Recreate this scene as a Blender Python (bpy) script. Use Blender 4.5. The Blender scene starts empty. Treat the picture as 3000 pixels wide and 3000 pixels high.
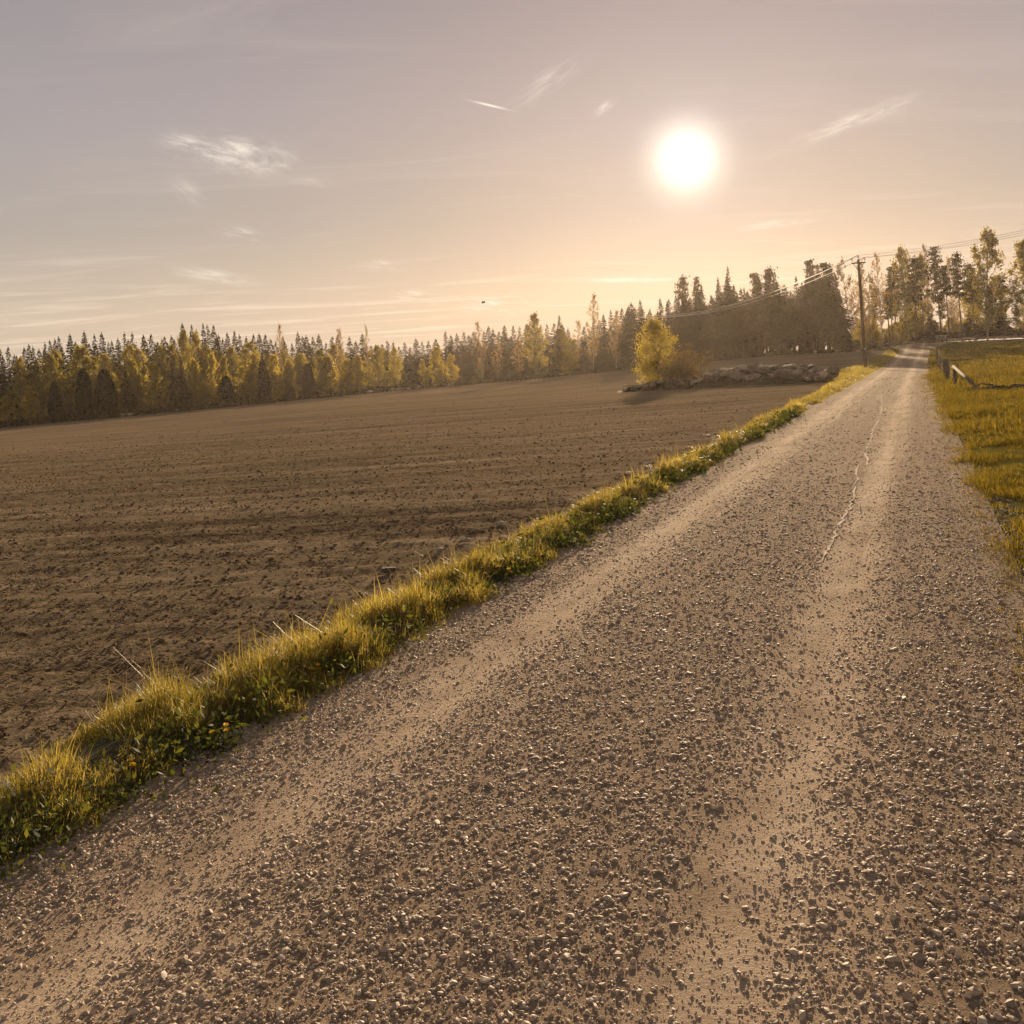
import bpy, math, random
import numpy as np
from mathutils import Vector, Matrix

rng = np.random.default_rng(11)
random.seed(11)
SC = bpy.context.scene
COL = SC.collection
rad = math.radians

# ------------------------------------------------------------------ camera
F = 3000.0; CX, CY = 1500.0, 1265.0; EYE = 1.65
cam_d = bpy.data.cameras.new("camera")
cam_d.sensor_fit = 'HORIZONTAL'
cam_d.sensor_width = 36.0
cam_d.lens = 36.0
cam_d.shift_y = -(1500 - CY) / 3000.0
cam_d.clip_start = 0.1
cam_d.clip_end = 9000
cam = bpy.data.objects.new("camera", cam_d)
COL.objects.link(cam)
RM = Matrix.Rotation(rad(90 - 3), 4, 'X') @ Matrix.Rotation(rad(-3), 4, 'Z')
cam.matrix_world = Matrix.Translation((0, 0, EYE)) @ RM
SC.camera = cam
RN = np.array(RM.to_3x3())

# ------------------------------------------------------------------ light and sky
SUN_EL, SUN_AZ = rad(11.26), rad(10.29)
sund = Vector((math.sin(SUN_AZ) * math.cos(SUN_EL), math.cos(SUN_AZ) * math.cos(SUN_EL), math.sin(SUN_EL)))
sun_d = bpy.data.lights.new("sun", 'SUN')
sun_d.energy = 5.0
sun_d.angle = rad(0.55)
sun_d.color = (1.0, 0.76, 0.49)
sun = bpy.data.objects.new("sun", sun_d)
sun.rotation_euler = sund.to_track_quat('Z', 'Y').to_euler()
sun.location = sund * 300
COL.objects.link(sun)

SC.view_settings.view_transform = 'Standard'
SC.view_settings.look = 'None'
SC.view_settings.exposure = 0.68
SC.view_settings.gamma = 1.0
SC.view_settings.use_curve_mapping = False


class NT:
    """small helper round a node tree"""
    def __init__(s, t):
        s.t = t; t.nodes.clear()
    def n(s, kind, **kw):
        nd = s.t.nodes.new(kind)
        for k, v in kw.items():
            if k == 'inp':
                for i, val in v.items():
                    if isinstance(val, bpy.types.NodeSocket): s.t.links.new(val, nd.inputs[i])
                    else: nd.inputs[i].default_value = val
            else: setattr(nd, k, v)
        return nd
    def m(s, op, a, b=0.0, c=0.0, clamp=False):
        nd = s.n('ShaderNodeMath', operation=op, use_clamp=clamp, inp={0: a, 1: b, 2: c}); return nd.outputs[0]
    def vm(s, op, a, b=(0, 0, 0)):
        nd = s.n('ShaderNodeVectorMath', operation=op, inp={0: a, 1: b})
        return nd.outputs['Value'] if op in ('DOT_PRODUCT', 'LENGTH') else nd.outputs[0]
    def mix(s, f, a, b, mode='MIX'):
        nd = s.n('ShaderNodeMix', data_type='RGBA', blend_type=mode, inp={0: f, 6: a, 7: b}); return nd.outputs[2]
    def ramp(s, f, stops):
        nd = s.n('ShaderNodeValToRGB', inp={0: f}); cr = nd.color_ramp
        while len(cr.elements) < len(stops): cr.elements.new(0.5)
        for e, (p, c) in zip(cr.elements, stops):
            e.position = p; e.color = (*c, 1) if len(c) == 3 else c
        return nd.outputs[0]
    def mr(s, v, a, b, c=0.0, d=1.0, smooth=True):
        nd = s.n('ShaderNodeMapRange', inp={0: v, 1: a, 2: b, 3: c, 4: d})
        nd.interpolation_type = 'SMOOTHSTEP' if smooth else 'LINEAR'; return nd.outputs[0]
    def noise(s, vec, scale, detail=4, rough=0.55, dist=0.0):
        nd = s.n('ShaderNodeTexNoise', inp={'Vector': vec, 'Scale': scale, 'Detail': detail, 'Roughness': rough, 'Distortion': dist}); return nd.outputs[0]
    def scl(s, vec, sc, rot=(0, 0, 0), loc=(0, 0, 0)):
        nd = s.n('ShaderNodeMapping', inp={0: vec, 1: loc, 2: rot, 3: sc}); return nd.outputs[0]


world = bpy.data.worlds.new("World")
SC.world = world
world.use_nodes = True
w = NT(world.node_tree)
tc = w.n('ShaderNodeTexCoord').outputs['Generated']
dirn = w.vm('NORMALIZE', tc)
sky = w.n('ShaderNodeTexSky', sky_type='NISHITA', sun_disc=False, sun_elevation=SUN_EL, sun_rotation=SUN_AZ,
          altitude=80, air_density=1.0, dust_density=3.0, ozone_density=1.0)
sepz = w.n('ShaderNodeSeparateXYZ', inp={0: dirn})
zz = w.m('MAXIMUM', sepz.outputs[2], 0.0)
cosang = w.vm('DOT_PRODUCT', dirn, tuple(sund))
ang = w.m('MULTIPLY', w.m('ARCCOSINE', w.m('MINIMUM', cosang, 1.0)), 180 / math.pi)
# dusty evening air: peach near the horizon, greyed lilac higher up
grad = w.ramp(w.m('MULTIPLY', zz, 2.0, clamp=True), [(0.0, (0.78, 0.62, 0.47)), (0.13, (0.71, 0.585, 0.46)), (0.30, (0.505, 0.455, 0.415)),
                                                      (0.50, (0.45, 0.405, 0.42)), (.72, (0.36, 0.325, 0.35)), (1.0, (0.16, 0.15, 0.15))])
nish = w.mix(1.0, sky.outputs[0], (0.115, 0.094, 0.074, 1), 'MULTIPLY')
base = w.mix(0.07, grad, nish)
# aureole round the sun
g1 = w.m('EXPONENT', w.m('MULTIPLY', w.m('POWER', w.m('DIVIDE', ang, 15.0), 1.5), -1.0))
g2 = w.m('EXPONENT', w.m('MULTIPLY', w.m('POWER', w.m('DIVIDE', ang, 1.55), 2.0), -1.0))
c1 = w.mix(1.0, (0.11, 0.105, 0.10, 1), w.n('ShaderNodeCombineColor', inp={0: g1, 1: g1, 2: g1}).outputs[0], 'MULTIPLY')
c2 = w.mix(1.0, (1.1, 0.95, 0.75, 1), w.n('ShaderNodeCombineColor', inp={0: g2, 1: g2, 2: g2}).outputs[0], 'MULTIPLY')
base = w.mix(g1, base, w.mix(1.0, base, (.54, .59, .70, 1), 'MULTIPLY'))
base = w.mix(1.0, base, c2, 'ADD')
g3 = w.m('EXPONENT', w.m('MULTIPLY', w.m('POWER', w.m('DIVIDE', ang, 6.5), 1.2), -1.0))
base = w.mix(g3, base, w.mix(1.0, base, (1.28, 1.34, 1.42, 1), 'MULTIPLY'))
# high thin cloud on a flat layer: coordinates x/z, y/z
zs = w.m('ADD', zz, 0.035)
cu = w.m('DIVIDE', sepz.outputs[0], zs); cv = w.m('DIVIDE', sepz.outputs[1], zs)
cuv = w.n('ShaderNodeCombineXYZ', inp={0: cu, 1: cv}).outputs[0]
wisp = w.noise(w.scl(cuv, (0.55, 1.5, 1.0), (0, 0, 0.35)), 1.1, 7, 0.62, 0.9)
wisp = w.mr(wisp, 0.47, 0.80)
low = w.mr(zz, 0.16, 0.02)
hazec = w.m('MULTIPLY', wisp, w.m('ADD', w.m('MULTIPLY', low, 0.9), 0.16))
base = w.mix(w.m('MULTIPLY', hazec, 0.85), base, (1.15, 0.93, 0.73, 1))


def ray(px, py):
    d = RN @ np.array([(px - CX) / F, -(py - CY) / F, -1.0])
    return d / d[1]


def udir(px, py):
    d = ray(px, py); return Vector(d / np.linalg.norm(d))


def cloud_patch(a, b, width, strength, nscale, bend=0.0, thr=(0.42, 0.75), strv=(1, 5, 1)):
    """a fibrous cirrus streak between two sky directions"""
    global base
    A, B = udir(*a), udir(*b)
    c = (A + B).normalized(); t = (B - A).normalized(); nrm = c.cross(t).normalized()
    s = w.vm('DOT_PRODUCT', dirn, tuple(t)); L = (B - A).length / 2
    q = w.vm('DOT_PRODUCT', dirn, tuple(nrm))
    s0 = w.m('SUBTRACT', s, c.dot(t))
    loc = w.n('ShaderNodeCombineXYZ', inp={0: s0, 1: q}).outputs[0]
    wob = w.noise(loc, 26, 4, 0.6)
    qq = w.m('ADD', q, w.m('MULTIPLY', w.m('SUBTRACT', wob, 0.5), width * 1.6 * bend))
    e = w.m('ADD', w.m('POWER', w.m('ABSOLUTE', w.m('DIVIDE', s0, L)), 2.0), w.m('POWER', w.m('ABSOLUTE', w.m('DIVIDE', qq, width)), 2.0))
    msk = w.m('EXPONENT', w.m('MULTIPLY', e, -1.6))
    if nscale:
        f = w.mr(w.noise(w.scl(loc, strv, (0, 0, 0.5)), nscale, 7, 0.66, 0.5), *thr)
        msk = w.m('MULTIPLY', msk, f)
    front = w.m('GREATER_THAN', w.vm('DOT_PRODUCT', dirn, tuple(c)), 0.5)
    msk = w.m('MULTIPLY', w.m('MULTIPLY', msk, front), strength, clamp=True)
    base = w.mix(msk, base, (1.25, 1.12, .96, 1))


cloud_patch((520, 420), (880, 490), 0.016, 0.95, 34, 0.9, (0.38, 0.78), (1, 2.4, 1))
cloud_patch((640, 445), (800, 480), 0.011, 0.4, 40, 0.9, (0.3, 0.7), (1, 2, 1))
cloud_patch((470, 400), (640, 440), 0.008, 0.6, 40, 0.6, (0.36, 0.7))
cloud_patch((640, 670), (800, 705), 0.008, 0.45, 34, 0.8)
cloud_patch((500, 520), (600, 600), 0.009, 0.25, 30, 0.8, (0.3, 0.7))
cloud_patch((820, 520), (1000, 545), 0.004, 0.25, 30, 0.8, (0.3, 0.7))
cloud_patch((1745, 335), (1800, 295), 0.004, 0.6, 50, 0.5, (0.3, 0.7))
cloud_patch((1500, 310), (1720, 160), 0.010, 0.32, 26, 0.6, (0.36, 0.7))
cloud_patch((2300, 430), (2700, 280), 0.0065, 0.55, 30, 0.5, (0.3, 0.7))
cloud_patch((2150, 670), (2380, 645), 0.0035, 0.55, 36, 0.4, (0.3, 0.7))
cloud_patch((1680, 822), (1990, 818), 0.0022, 0.75, 36, 0.3, (0.2, 0.6))
cloud_patch((1050, 770), (1200, 785), 0.005, 0.5, 40, 0.8)
cloud_patch((1140, 860), (1300, 875), 0.006, 0.7, 40, 0.8)
cloud_patch((1330, 890), (1560, 905), 0.009, 0.8, 34, 0.9)
cloud_patch((500, 790), (760, 830), 0.006, 0.6, 30, 0.5, (0.3, 0.7))
cloud_patch((1382, 296), (1488, 321), 0.0011, 1.0, 0)
bg = w.n('ShaderNodeBackground', inp={0: base, 1: 0.55})
wo = w.n('ShaderNodeOutputWorld')
world.node_tree.links.new(bg.outputs[0], wo.inputs[0])
world.cycles.sampling_method = 'MANUAL'
world.cycles.sample_map_resolution = 512

SC.cycles.use_denoising = True
SC.cycles.max_bounces = 6
SC.cycles.diffuse_bounces = 2
SC.cycles.glossy_bounces = 1
SC.cycles.transmission_bounces = 4
SC.cycles.transparent_max_bounces = 6
SC.cycles.volume_bounces = 0

# ------------------------------------------------------------------ terrain
d1, d2 = ray(2688, 1013), ray(0, 1228)
nn = np.cross(d1, d2); nn /= nn[2]
SX, SY = -nn[0], -nn[1]
RD = d1[:2] / np.hypot(*d1[:2])                      # direction of the road
EDGE = np.array([  # pixel column, row where the open ground ends, its distance
    (-500, 1292, 160), (0, 1253, 165), (89, 1245, 166), (700, 1188, 178), (1200, 1140, 195), (1450, 1119, 188), (1742, 1092, 165),
    (2033, 1060, 150), (2300, 1037, 142), (2513, 1026, 136), (2600, 1012, 138), (2700, 1001, 142), (2850, 990, 145), (2950, 986, 146), (3500, 975, 146)], float)
EAZ = np.array([ray(px, py)[0] for px, py, D in EDGE]); ED = EDGE[:, 2]
EZ = np.array([(EYE + ray(px, py)[2] * D) - (SX * ray(px, py)[0] * D + SY * D) for px, py, D in EDGE])
AZT = np.linspace(-0.85, 0.95, 91); DT = np.linspace(0, 330, 111)
TAB = np.zeros((len(AZT), len(DT)))
for i, a in enumerate(AZT):
    D = np.interp(a, EAZ, ED); cz = np.interp(a, EAZ, EZ)
    t = np.clip((DT - 45) / (D - 45), 0, 1)
    quad = cz * t ** 2.2
    prof = np.interp(DT, [0, 30, 50, 65, 87, 108, 128, D], [0, 0, -0.04, -0.10, 0.0, 0.36, 1.0, cz])
    kf = np.clip((a - 0.24) / 0.10, 0, 1); kf = kf * kf * (3 - 2 * kf)
    z = quad * (1 - kf) + prof * kf
    z = np.where(DT > D, cz - 0.012 * (DT - D), z)
    TAB[i] = z
for _ in range(3):
    P = np.pad(TAB, 1, mode='edge')
    TAB = (P[1:-1, 1:-1] * 2 + P[1:-1, :-2] + P[1:-1, 2:] + P[:-2, 1:-1] * .5 + P[2:, 1:-1] * .5) / 5.0


def edge_D(x, y):
    return np.interp(x / np.maximum(y, 1e-3), EAZ, ED)


def ground(x, y):
    x = np.asarray(x, float); y = np.asarray(y, float)
    yy = np.maximum(y, 1.0)
    fade = np.clip(1 - (np.hypot(x, y) - 320) / 200, 0, 1)
    a = np.clip((x / yy - AZT[0]) / (AZT[1] - AZT[0]), 0, len(AZT) - 1.001)
    d = np.clip(yy / (DT[1] - DT[0]), 0, len(DT) - 1.001)
    ai, di = a.astype(int), d.astype(int); af, df = a - ai, d - di
    c = (TAB[ai, di] * (1 - af) * (1 - df) + TAB[ai + 1, di] * af * (1 - df) + TAB[ai, di + 1] * (1 - af) * df + TAB[ai + 1, di + 1] * af * df)
    r = np.hypot(x, y); k = np.minimum(1.0, 320 / np.maximum(r, 1))
    return (SX * x * k + SY * y * k) + c * fade


def gz(x, y): return float(ground(x, y))


def place(px, py, dmax=320):
    """where the sight line through a photo point meets the ground"""
    d = ray(px, py)
    t = np.concatenate([np.arange(1.5, 40, .05), np.arange(40, dmax, .2)])
    h = EYE + d[2] * t - ground(d[0] * t, t)
    i = np.argmax(h < 0)
    if h[i] >= 0: i = len(t) - 1
    return d[0] * t[i], t[i]


def at_depth(px, D, py=1100):
    d = ray(px, py); return d[0] * D, D


def height_at(px, py, D):
    """height above ground of a photo point taken at depth D"""
    d = ray(px, py); return EYE + d[2] * D - gz(d[0] * D, D)


def uv2xy(u, v):
    return u * RD[1] + v * RD[0], -u * RD[0] + v * RD[1]


def xy2uv(x, y):
    return x * RD[1] - y * RD[0], x * RD[0] + y * RD[1]


def bend(v):
    v = np.asarray(v, float)
    return 1.3 * np.clip((v - 45) / 105, 0, 2) ** 2


# ------------------------------------------------------------------ numpy noise
def hash2(ix, iy, seed):
    h = (ix.astype(np.int64) * 374761393 + iy.astype(np.int64) * 668265263 + seed * 1442695041) & 0xffffffff
    h = ((h ^ (h >> 13)) * 1274126177) & 0xffffffff
    return ((h ^ (h >> 16)) & 0xffff) / 65535.0


def vnoise(x, y, seed=0):
    ix, iy = np.floor(x), np.floor(y); fx, fy = x - ix, y - iy
    fx = fx * fx * (3 - 2 * fx); fy = fy * fy * (3 - 2 * fy)
    a, b, c, d = hash2(ix, iy, seed), hash2(ix + 1, iy, seed), hash2(ix, iy + 1, seed), hash2(ix + 1, iy + 1, seed)
    return (a * (1 - fx) + b * fx) * (1 - fy) + (c * (1 - fx) + d * fx) * fy


def fbm(x, y, seed=0, oct=4, gain=.55):
    s = 0; a = 1; t = 0
    for o in range(oct):
        s = s + a * (vnoise(x * 2 ** o, y * 2 ** o, seed + o * 17) - .5); t += a; a *= gain
    return s / t * 2


# ------------------------------------------------------------------ mesh helpers
def mesh(name, V, faces, mats, rnd=None, smooth=False, midx=None):
    V = np.asarray(V, np.float32)
    if not isinstance(faces, (list, tuple)): faces = [faces]
    faces = [np.asarray(f, np.int32) for f in faces if len(f)]
    me = bpy.data.meshes.new(name)
    me.vertices.add(len(V)); me.vertices.foreach_set('co', V.ravel())
    nl = sum(f.size for f in faces); nf = sum(len(f) for f in faces)
    me.loops.add(nl); me.loops.foreach_set('vertex_index', np.concatenate([f.ravel() for f in faces]))
    me.polygons.add(nf)
    tot = np.concatenate([np.full(len(f), f.shape[1], np.int32) for f in faces])
    st = np.concatenate([[0], np.cumsum(tot)[:-1]]).astype(np.int32)
    me.polygons.foreach_set('loop_start', st)
    me.polygons.foreach_set('loop_total', tot)
    if smooth: me.polygons.foreach_set('use_smooth', np.ones(nf, bool))
    else: me.polygons.foreach_set('use_smooth', np.zeros(nf, bool))
    for m in (mats if isinstance(mats, (list, tuple)) else [mats]): me.materials.append(m)
    if midx is not None: me.polygons.foreach_set('material_index', np.asarray(midx, np.int32))
    if rnd is not None:
        at = me.attributes.new('rnd', 'FLOAT', 'POINT'); at.data.foreach_set('value', np.asarray(rnd, np.float32))
    me.update(calc_edges=True); me.validate()
    return me


def link(name, me, parent=None, loc=(0, 0, 0), rot=(0, 0, 0), scale=(1, 1, 1)):
    o = bpy.data.objects.new(name, me); COL.objects.link(o)
    o.location = loc; o.rotation_euler = rot; o.scale = scale
    if parent: o.parent = parent
    return o


def tag(o, label=None, cat=None, group=None, kind=None):
    if label: o['label'] = label
    if cat: o['category'] = cat
    if group: o['group'] = group
    if kind: o['kind'] = kind
    return o


def empty(name, loc, rot=(0, 0, 0), scale=(1, 1, 1)):
    o = bpy.data.objects.new(name, None); COL.objects.link(o)
    o.empty_display_size = .3
    o.location = loc; o.rotation_euler = rot; o.scale = scale
    return o


class MB:
    """collects pieces of one mesh"""
    def __init__(s): s.V = []; s.T = []; s.Q = []; s.R = []; s.n = 0
    def add(s, V, T=None, Q=None, r=0.5):
        V = np.asarray(V, float)
        if T is not None and len(T): s.T.append(np.asarray(T) + s.n)
        if Q is not None and len(Q): s.Q.append(np.asarray(Q) + s.n)
        s.V.append(V); s.R.append(np.full(len(V), r) if np.isscalar(r) else np.asarray(r)); s.n += len(V)
    def tube(s, pts, radii, n=8, cap=True, r=.5):
        pts = np.asarray(pts, float); k = len(pts)
        radii = np.full(k, radii) if np.isscalar(radii) else np.asarray(radii, float)
        tn = np.gradient(pts, axis=0); tn /= np.linalg.norm(tn, axis=1)[:, None] + 1e-9
        ref = np.array([0, 0, 1.]) if abs(tn[0][2]) < .9 else np.array([1., 0, 0])
        A = np.cross(tn, ref); A /= np.linalg.norm(A, axis=1)[:, None] + 1e-9
        B = np.cross(tn, A)
        th = np.linspace(0, 2 * np.pi, n, endpoint=False)
        ring = (A[:, None, :] * np.cos(th)[None, :, None] + B[:, None, :] * np.sin(th)[None, :, None]) * radii[:, None, None] + pts[:, None, :]
        V = ring.reshape(-1, 3)
        i, j = np.meshgrid(np.arange(k - 1), np.arange(n), indexing='ij')
        a = i * n + j; b = i * n + (j + 1) % n
        Q = np.stack([a, b, b + n, a + n], -1).reshape(-1, 4)
        T = []
        if cap:
            V = np.vstack([V, pts[0], pts[-1]]); c0, c1 = k * n, k * n + 1
            T = [(c0, (q + 1) % n, q) for q in range(n)] + [(c1, (k - 1) * n + q, (k - 1) * n + (q + 1) % n) for q in range(n)]
        s.add(V, T, Q, r)
    def box(s, c, sz, rot=None, bev=0.0, r=.5):
        x, y, z = np.array(sz) / 2
        b = min(bev, x * .9, y * .9, z * .9) if bev else 0
        if not b:
            V = np.array([(i * x, j * y, k * z) for i in (-1, 1) for j in (-1, 1) for k in (-1, 1)])
            Q = [(0, 1, 3, 2), (4, 6, 7, 5), (0, 4, 5, 1), (2, 3, 7, 6), (0, 2, 6, 4), (1, 5, 7, 3)]
            T = None
        else:
            prof = [(-x + b, -y), (x - b, -y), (x, -y + b), (x, y - b), (x - b, y), (-x + b, y), (-x, y - b), (-x, -y + b)]
            V = []
            for zz_, ins in ((-z, b), (-z + b, 0), (z - b, 0), (z, b)):
                for (px, py) in prof: V.append((px * (x - ins) / x, py * (y - ins) / y, zz_))
            V = np.array(V); Q = []; T = []
            for L in range(3):
                for q in range(8): Q.append((L * 8 + q, L * 8 + (q + 1) % 8, L * 8 + 8 + (q + 1) % 8, L * 8 + 8 + q))
            for q in range(1, 7): T.append((0, q + 1, q)); T.append((24, 24 + q, 24 + q + 1))
        if rot is not None: V = V @ np.array(Matrix.Rotation(rot[2], 3, 'Z') @ Matrix.Rotation(rot[1], 3, 'Y') @ Matrix.Rotation(rot[0], 3, 'X')).T
        s.add(V + np.array(c), T, Q, r)
    def me(s, name, mats, smooth=False):
        f = []
        if s.T: f.append(np.vstack(s.T))
        if s.Q: f.append(np.vstack(s.Q))
        return mesh(name, np.vstack(s.V), f, mats, np.concatenate(s.R), smooth)
    def build(s, name, mats, parent=None, smooth=False, **kw):
        return link(name, s.me(name, mats, smooth), parent, **kw)


# ------------------------------------------------------------------ materials
def mat(name):
    m = bpy.data.materials.new(name); m.use_nodes = True
    return m, NT(m.node_tree)


def finish(m, t, col, rough=.9, bump=None, bstr=.5, bdist=.02, spec=.25, metal=0.0):
    p = t.n('ShaderNodeBsdfPrincipled', inp={'Base Color': col, 'Roughness': rough, 'Metallic': metal, 'Specular IOR Level': spec})
    if bump is not None:
        b = t.n('ShaderNodeBump', inp={'Strength': bstr, 'Distance': bdist, 'Height': bump})
        m.node_tree.links.new(b.outputs[0], p.inputs['Normal'])
    o = t.n('ShaderNodeOutputMaterial', inp={0: p.outputs[0]})
    return m


def leafmat(name, cols, trans=.5, tcol=None, rough=.6, scale=.6, spec=.2, objvar=.35):
    """leaf with light passing through; cols = dark, mid, light"""
    m, t = mat(name)
    pos = t.n('ShaderNodeNewGeometry').outputs['Position']
    a = t.n('ShaderNodeAttribute', attribute_name='rnd').outputs['Fac']
    oi = t.n('ShaderNodeObjectInfo').outputs['Random']
    nz = t.noise(pos, scale, 2)
    f = t.m('ADD', t.m('MULTIPLY', a, .55), t.m('MULTIPLY', nz, .45))
    f = t.m('ADD', f, t.m('MULTIPLY', t.m('SUBTRACT', oi, .5), objvar), clamp=True)
    col = t.ramp(f, [(.12, cols[0]), (.5, cols[1]), (.88, cols[2])])
    p = t.n('ShaderNodeBsdfPrincipled', inp={'Base Color': col, 'Roughness': rough, 'Specular IOR Level': spec})
    tcl = t.mix(1.0, col, tcol or (1.5, 1.35, .7, 1), 'MULTIPLY')
    tr = t.n('ShaderNodeBsdfTranslucent', inp={0: tcl})
    mx = t.n('ShaderNodeMixShader', inp={0: trans, 1: p.outputs[0], 2: tr.outputs[0]})
    t.n('ShaderNodeOutputMaterial', inp={0: mx.outputs[0]})
    return m


def simple(name, c1, c2, scale=6, rough=.85, bump=.4, bdist=.01, stretch=(1, 1, 1), metal=0.0, spec=.25, obj=True):
    m, t = mat(name)
    co = t.n('ShaderNodeTexCoord').outputs['Object'] if obj else t.n('ShaderNodeNewGeometry').outputs['Position']
    co = t.scl(co, stretch)
    n1 = t.noise(co, scale, 5, .6); n2 = t.noise(co, scale * 5, 4, .6)
    f = t.m('ADD', t.m('MULTIPLY', n1, .65), t.m('MULTIPLY', n2, .35))
    col = t.ramp(f, [(.33, c1), (.67, c2)])
    return finish(m, t, col, rough, f, bump, bdist, spec, metal)


def road_uv(t):
    """road-aligned coordinates (across, along) of a surface point"""
    g = t.n('ShaderNodeNewGeometry').outputs['Position']
    u = t.vm('DOT_PRODUCT', g, (RD[1], -RD[0], 0)); v = t.vm('DOT_PRODUCT', g, (RD[0], RD[1], 0))
    return g, u, v


# gravel road
M_road, t = mat('gravel_road')
g, u, v = road_uv(t)
wob = t.m('MULTIPLY', t.m('SUBTRACT', t.noise(t.n('ShaderNodeCombineXYZ', inp={0: 0.0, 1: v}).outputs[0], .16, 3), .5), .55)
uw = t.m('ADD', t.m('SUBTRACT', u, t.m('MULTIPLY', t.m('POWER', t.m('MAXIMUM', t.m('DIVIDE', t.m('SUBTRACT', v, 45), 105), 0.0), 2.0), 1.3)), wob)
def lane(c, wd): return t.m('EXPONENT', t.m('MULTIPLY', t.m('POWER', t.m('ABSOLUTE', t.m('DIVIDE', t.m('SUBTRACT', uw, c), wd)), 2.0), -1.0))
tracks = t.m('MAXIMUM', lane(-2.35, .26), t.m('MAXIMUM', lane(-.52, .24), t.m('MULTIPLY', lane(-1.95, .08), .5)))
str_ = t.noise(t.scl(g, (1, 1, 1)), 1.3, 5, .62)
lng = t.noise(t.scl(t.n('ShaderNodeCombineXYZ', inp={0: u, 1: v}).outputs[0], (5.0, .12, 1)), 1.0, 5, .6)
fine = t.noise(g, 38, 6, .7); mid = t.noise(g, 9, 5, .65)
grit = t.n('ShaderNodeTexVoronoi', inp={'Vector': g, 'Scale': 55}).outputs[0]
tr2 = t.m('MULTIPLY', tracks, t.m('MULTIPLY', t.mr(str_, .3, .6, .25, 1), t.mr(lng, .3, .6, .45, 1)), clamp=True)
grn = t.noise(g, 190, 3, .6)
f = t.m('ADD', t.m('ADD', t.m('MULTIPLY', fine, .34), t.m('MULTIPLY', grn, .30)), t.m('ADD', t.m('MULTIPLY', mid, .12), t.m('MULTIPLY', lng, .24)))
f = t.m('ADD', t.m('SUBTRACT', f, .05), t.m('MULTIPLY', tr2, .36), clamp=True)
col = t.ramp(f, [(.32, (.22, .155, .105)), (.45, (.42, .305, .21)), (.58, (.60, .45, .32)), (.85, (.80, .63, .47))])
fine2 = t.noise(g, 110, 5, .7)
hgt = t.m('ADD', t.m('MULTIPLY', fine, .5), t.m('ADD', t.m('MULTIPLY', mid, .45), t.m('MULTIPLY', fine2, .55)))
finish(M_road, t, col, 1.0, hgt, .9, .022, .02)

M_stone, t = mat('gravel_stone')
g = t.n('ShaderNodeNewGeometry').outputs['Position']
a = t.n('ShaderNodeAttribute', attribute_name='rnd').outputs['Fac']
col = t.ramp(a, [(.0, (.24, .17, .115)), (.4, (.48, .36, .25)), (.75, (.66, .51, .37)), (1., (.80, .67, .53))])
col = t.mix(.35, col, t.ramp(t.noise(g, 90, 3), [(.3, (.28, .20, .14)), (.7, (.58, .44, .32))]))
finish(M_stone, t, col, .66, t.noise(g, 160, 3), .4, .004, .4)

# harrowed soil
M_soil, t = mat('field_soil')
g, u, v = road_uv(t)
FD = rad(-13)   # the harrow ran nearly across the view
fu = t.vm('DOT_PRODUCT', g, (math.cos(FD), math.sin(FD), 0)); fv = t.vm('DOT_PRODUCT', g, (-math.sin(FD), math.cos(FD), 0))
st = t.n('ShaderNodeCombineXYZ', inp={0: fu, 1: fv}).outputs[0]
rows = t.noise(t.scl(st, (.10, 1.5, 1)), 1.0, 5, .6, .3)
rows2 = t.noise(t.scl(st, (.45, 5.0, 1)), 1.0, 4, .6, .2)
big = t.noise(g, .045, 3, .5); mid = t.noise(g, 4.5, 6, .68); fine = t.noise(g, 24, 5, .7)
rows3 = t.noise(t.scl(st, (.05, .45, 1)), 1.0, 4, .6, .4)
f = t.m('ADD', t.m('ADD', t.m('MULTIPLY', rows, .28), t.m('MULTIPLY', mid, .17)), t.m('ADD', t.m('MULTIPLY', fine, .18), t.m('ADD', t.m('MULTIPLY', rows2, .26), t.m('MULTIPLY', rows3, .20))))
f = t.m('SUBTRACT', f, .045)
col = t.ramp(f, [(.37, (.058, .042, .027)), (.46, (.180, .135, .088)), (.56, (.31, .236, .156)), (.66, (.58, .455, .31))])
col = t.mix(t.mr(big, .4, .65, 0, .35), col, (.36, .255, .155, 1))
hgt = t.m('ADD', t.m('ADD', mid, t.m('MULTIPLY', fine, .45)), t.m('MULTIPLY', rows2, .7))
finish(M_soil, t, col, 1.0, hgt, .8, .045, 0.0)

M_verge = simple('verge_earth', (.035, .030, .016), (.11, .095, .045), 14, .95, .6, .02, obj=False)
M_pasture, t = mat('pasture')
g = t.n('ShaderNodeNewGeometry').outputs['Position']
f = t.m('ADD', t.m('MULTIPLY', t.noise(g, .35, 4, .6), .5), t.m('MULTIPLY', t.noise(g, 7, 5, .7), .5))
col = t.ramp(f, [(.3, (.07, .066, .018)), (.5, (.17, .15, .035)), (.7, (.27, .22, .06))])
finish(M_pasture, t, col, 1.0, t.noise(g, 12, 5, .7), 1.0, .08, 0.0)
M_floor, t = mat('forest_floor')
g = t.n('ShaderNodeNewGeometry').outputs['Position']
col = t.ramp(t.noise(g, 1.1, 5, .65), [(.3, (.022, .019, .011)), (.55, (.05, .042, .020)), (.75, (.085, .07, .03))])
finish(M_floor, t, col, .95, t.noise(g, 5, 4), 1.0, .1, .1)
M_clod = simple('soil_clod', (.10, .070, .045), (.26, .182, .12), 20, 1.0, .5, .01, spec=0.0, obj=False)

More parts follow.
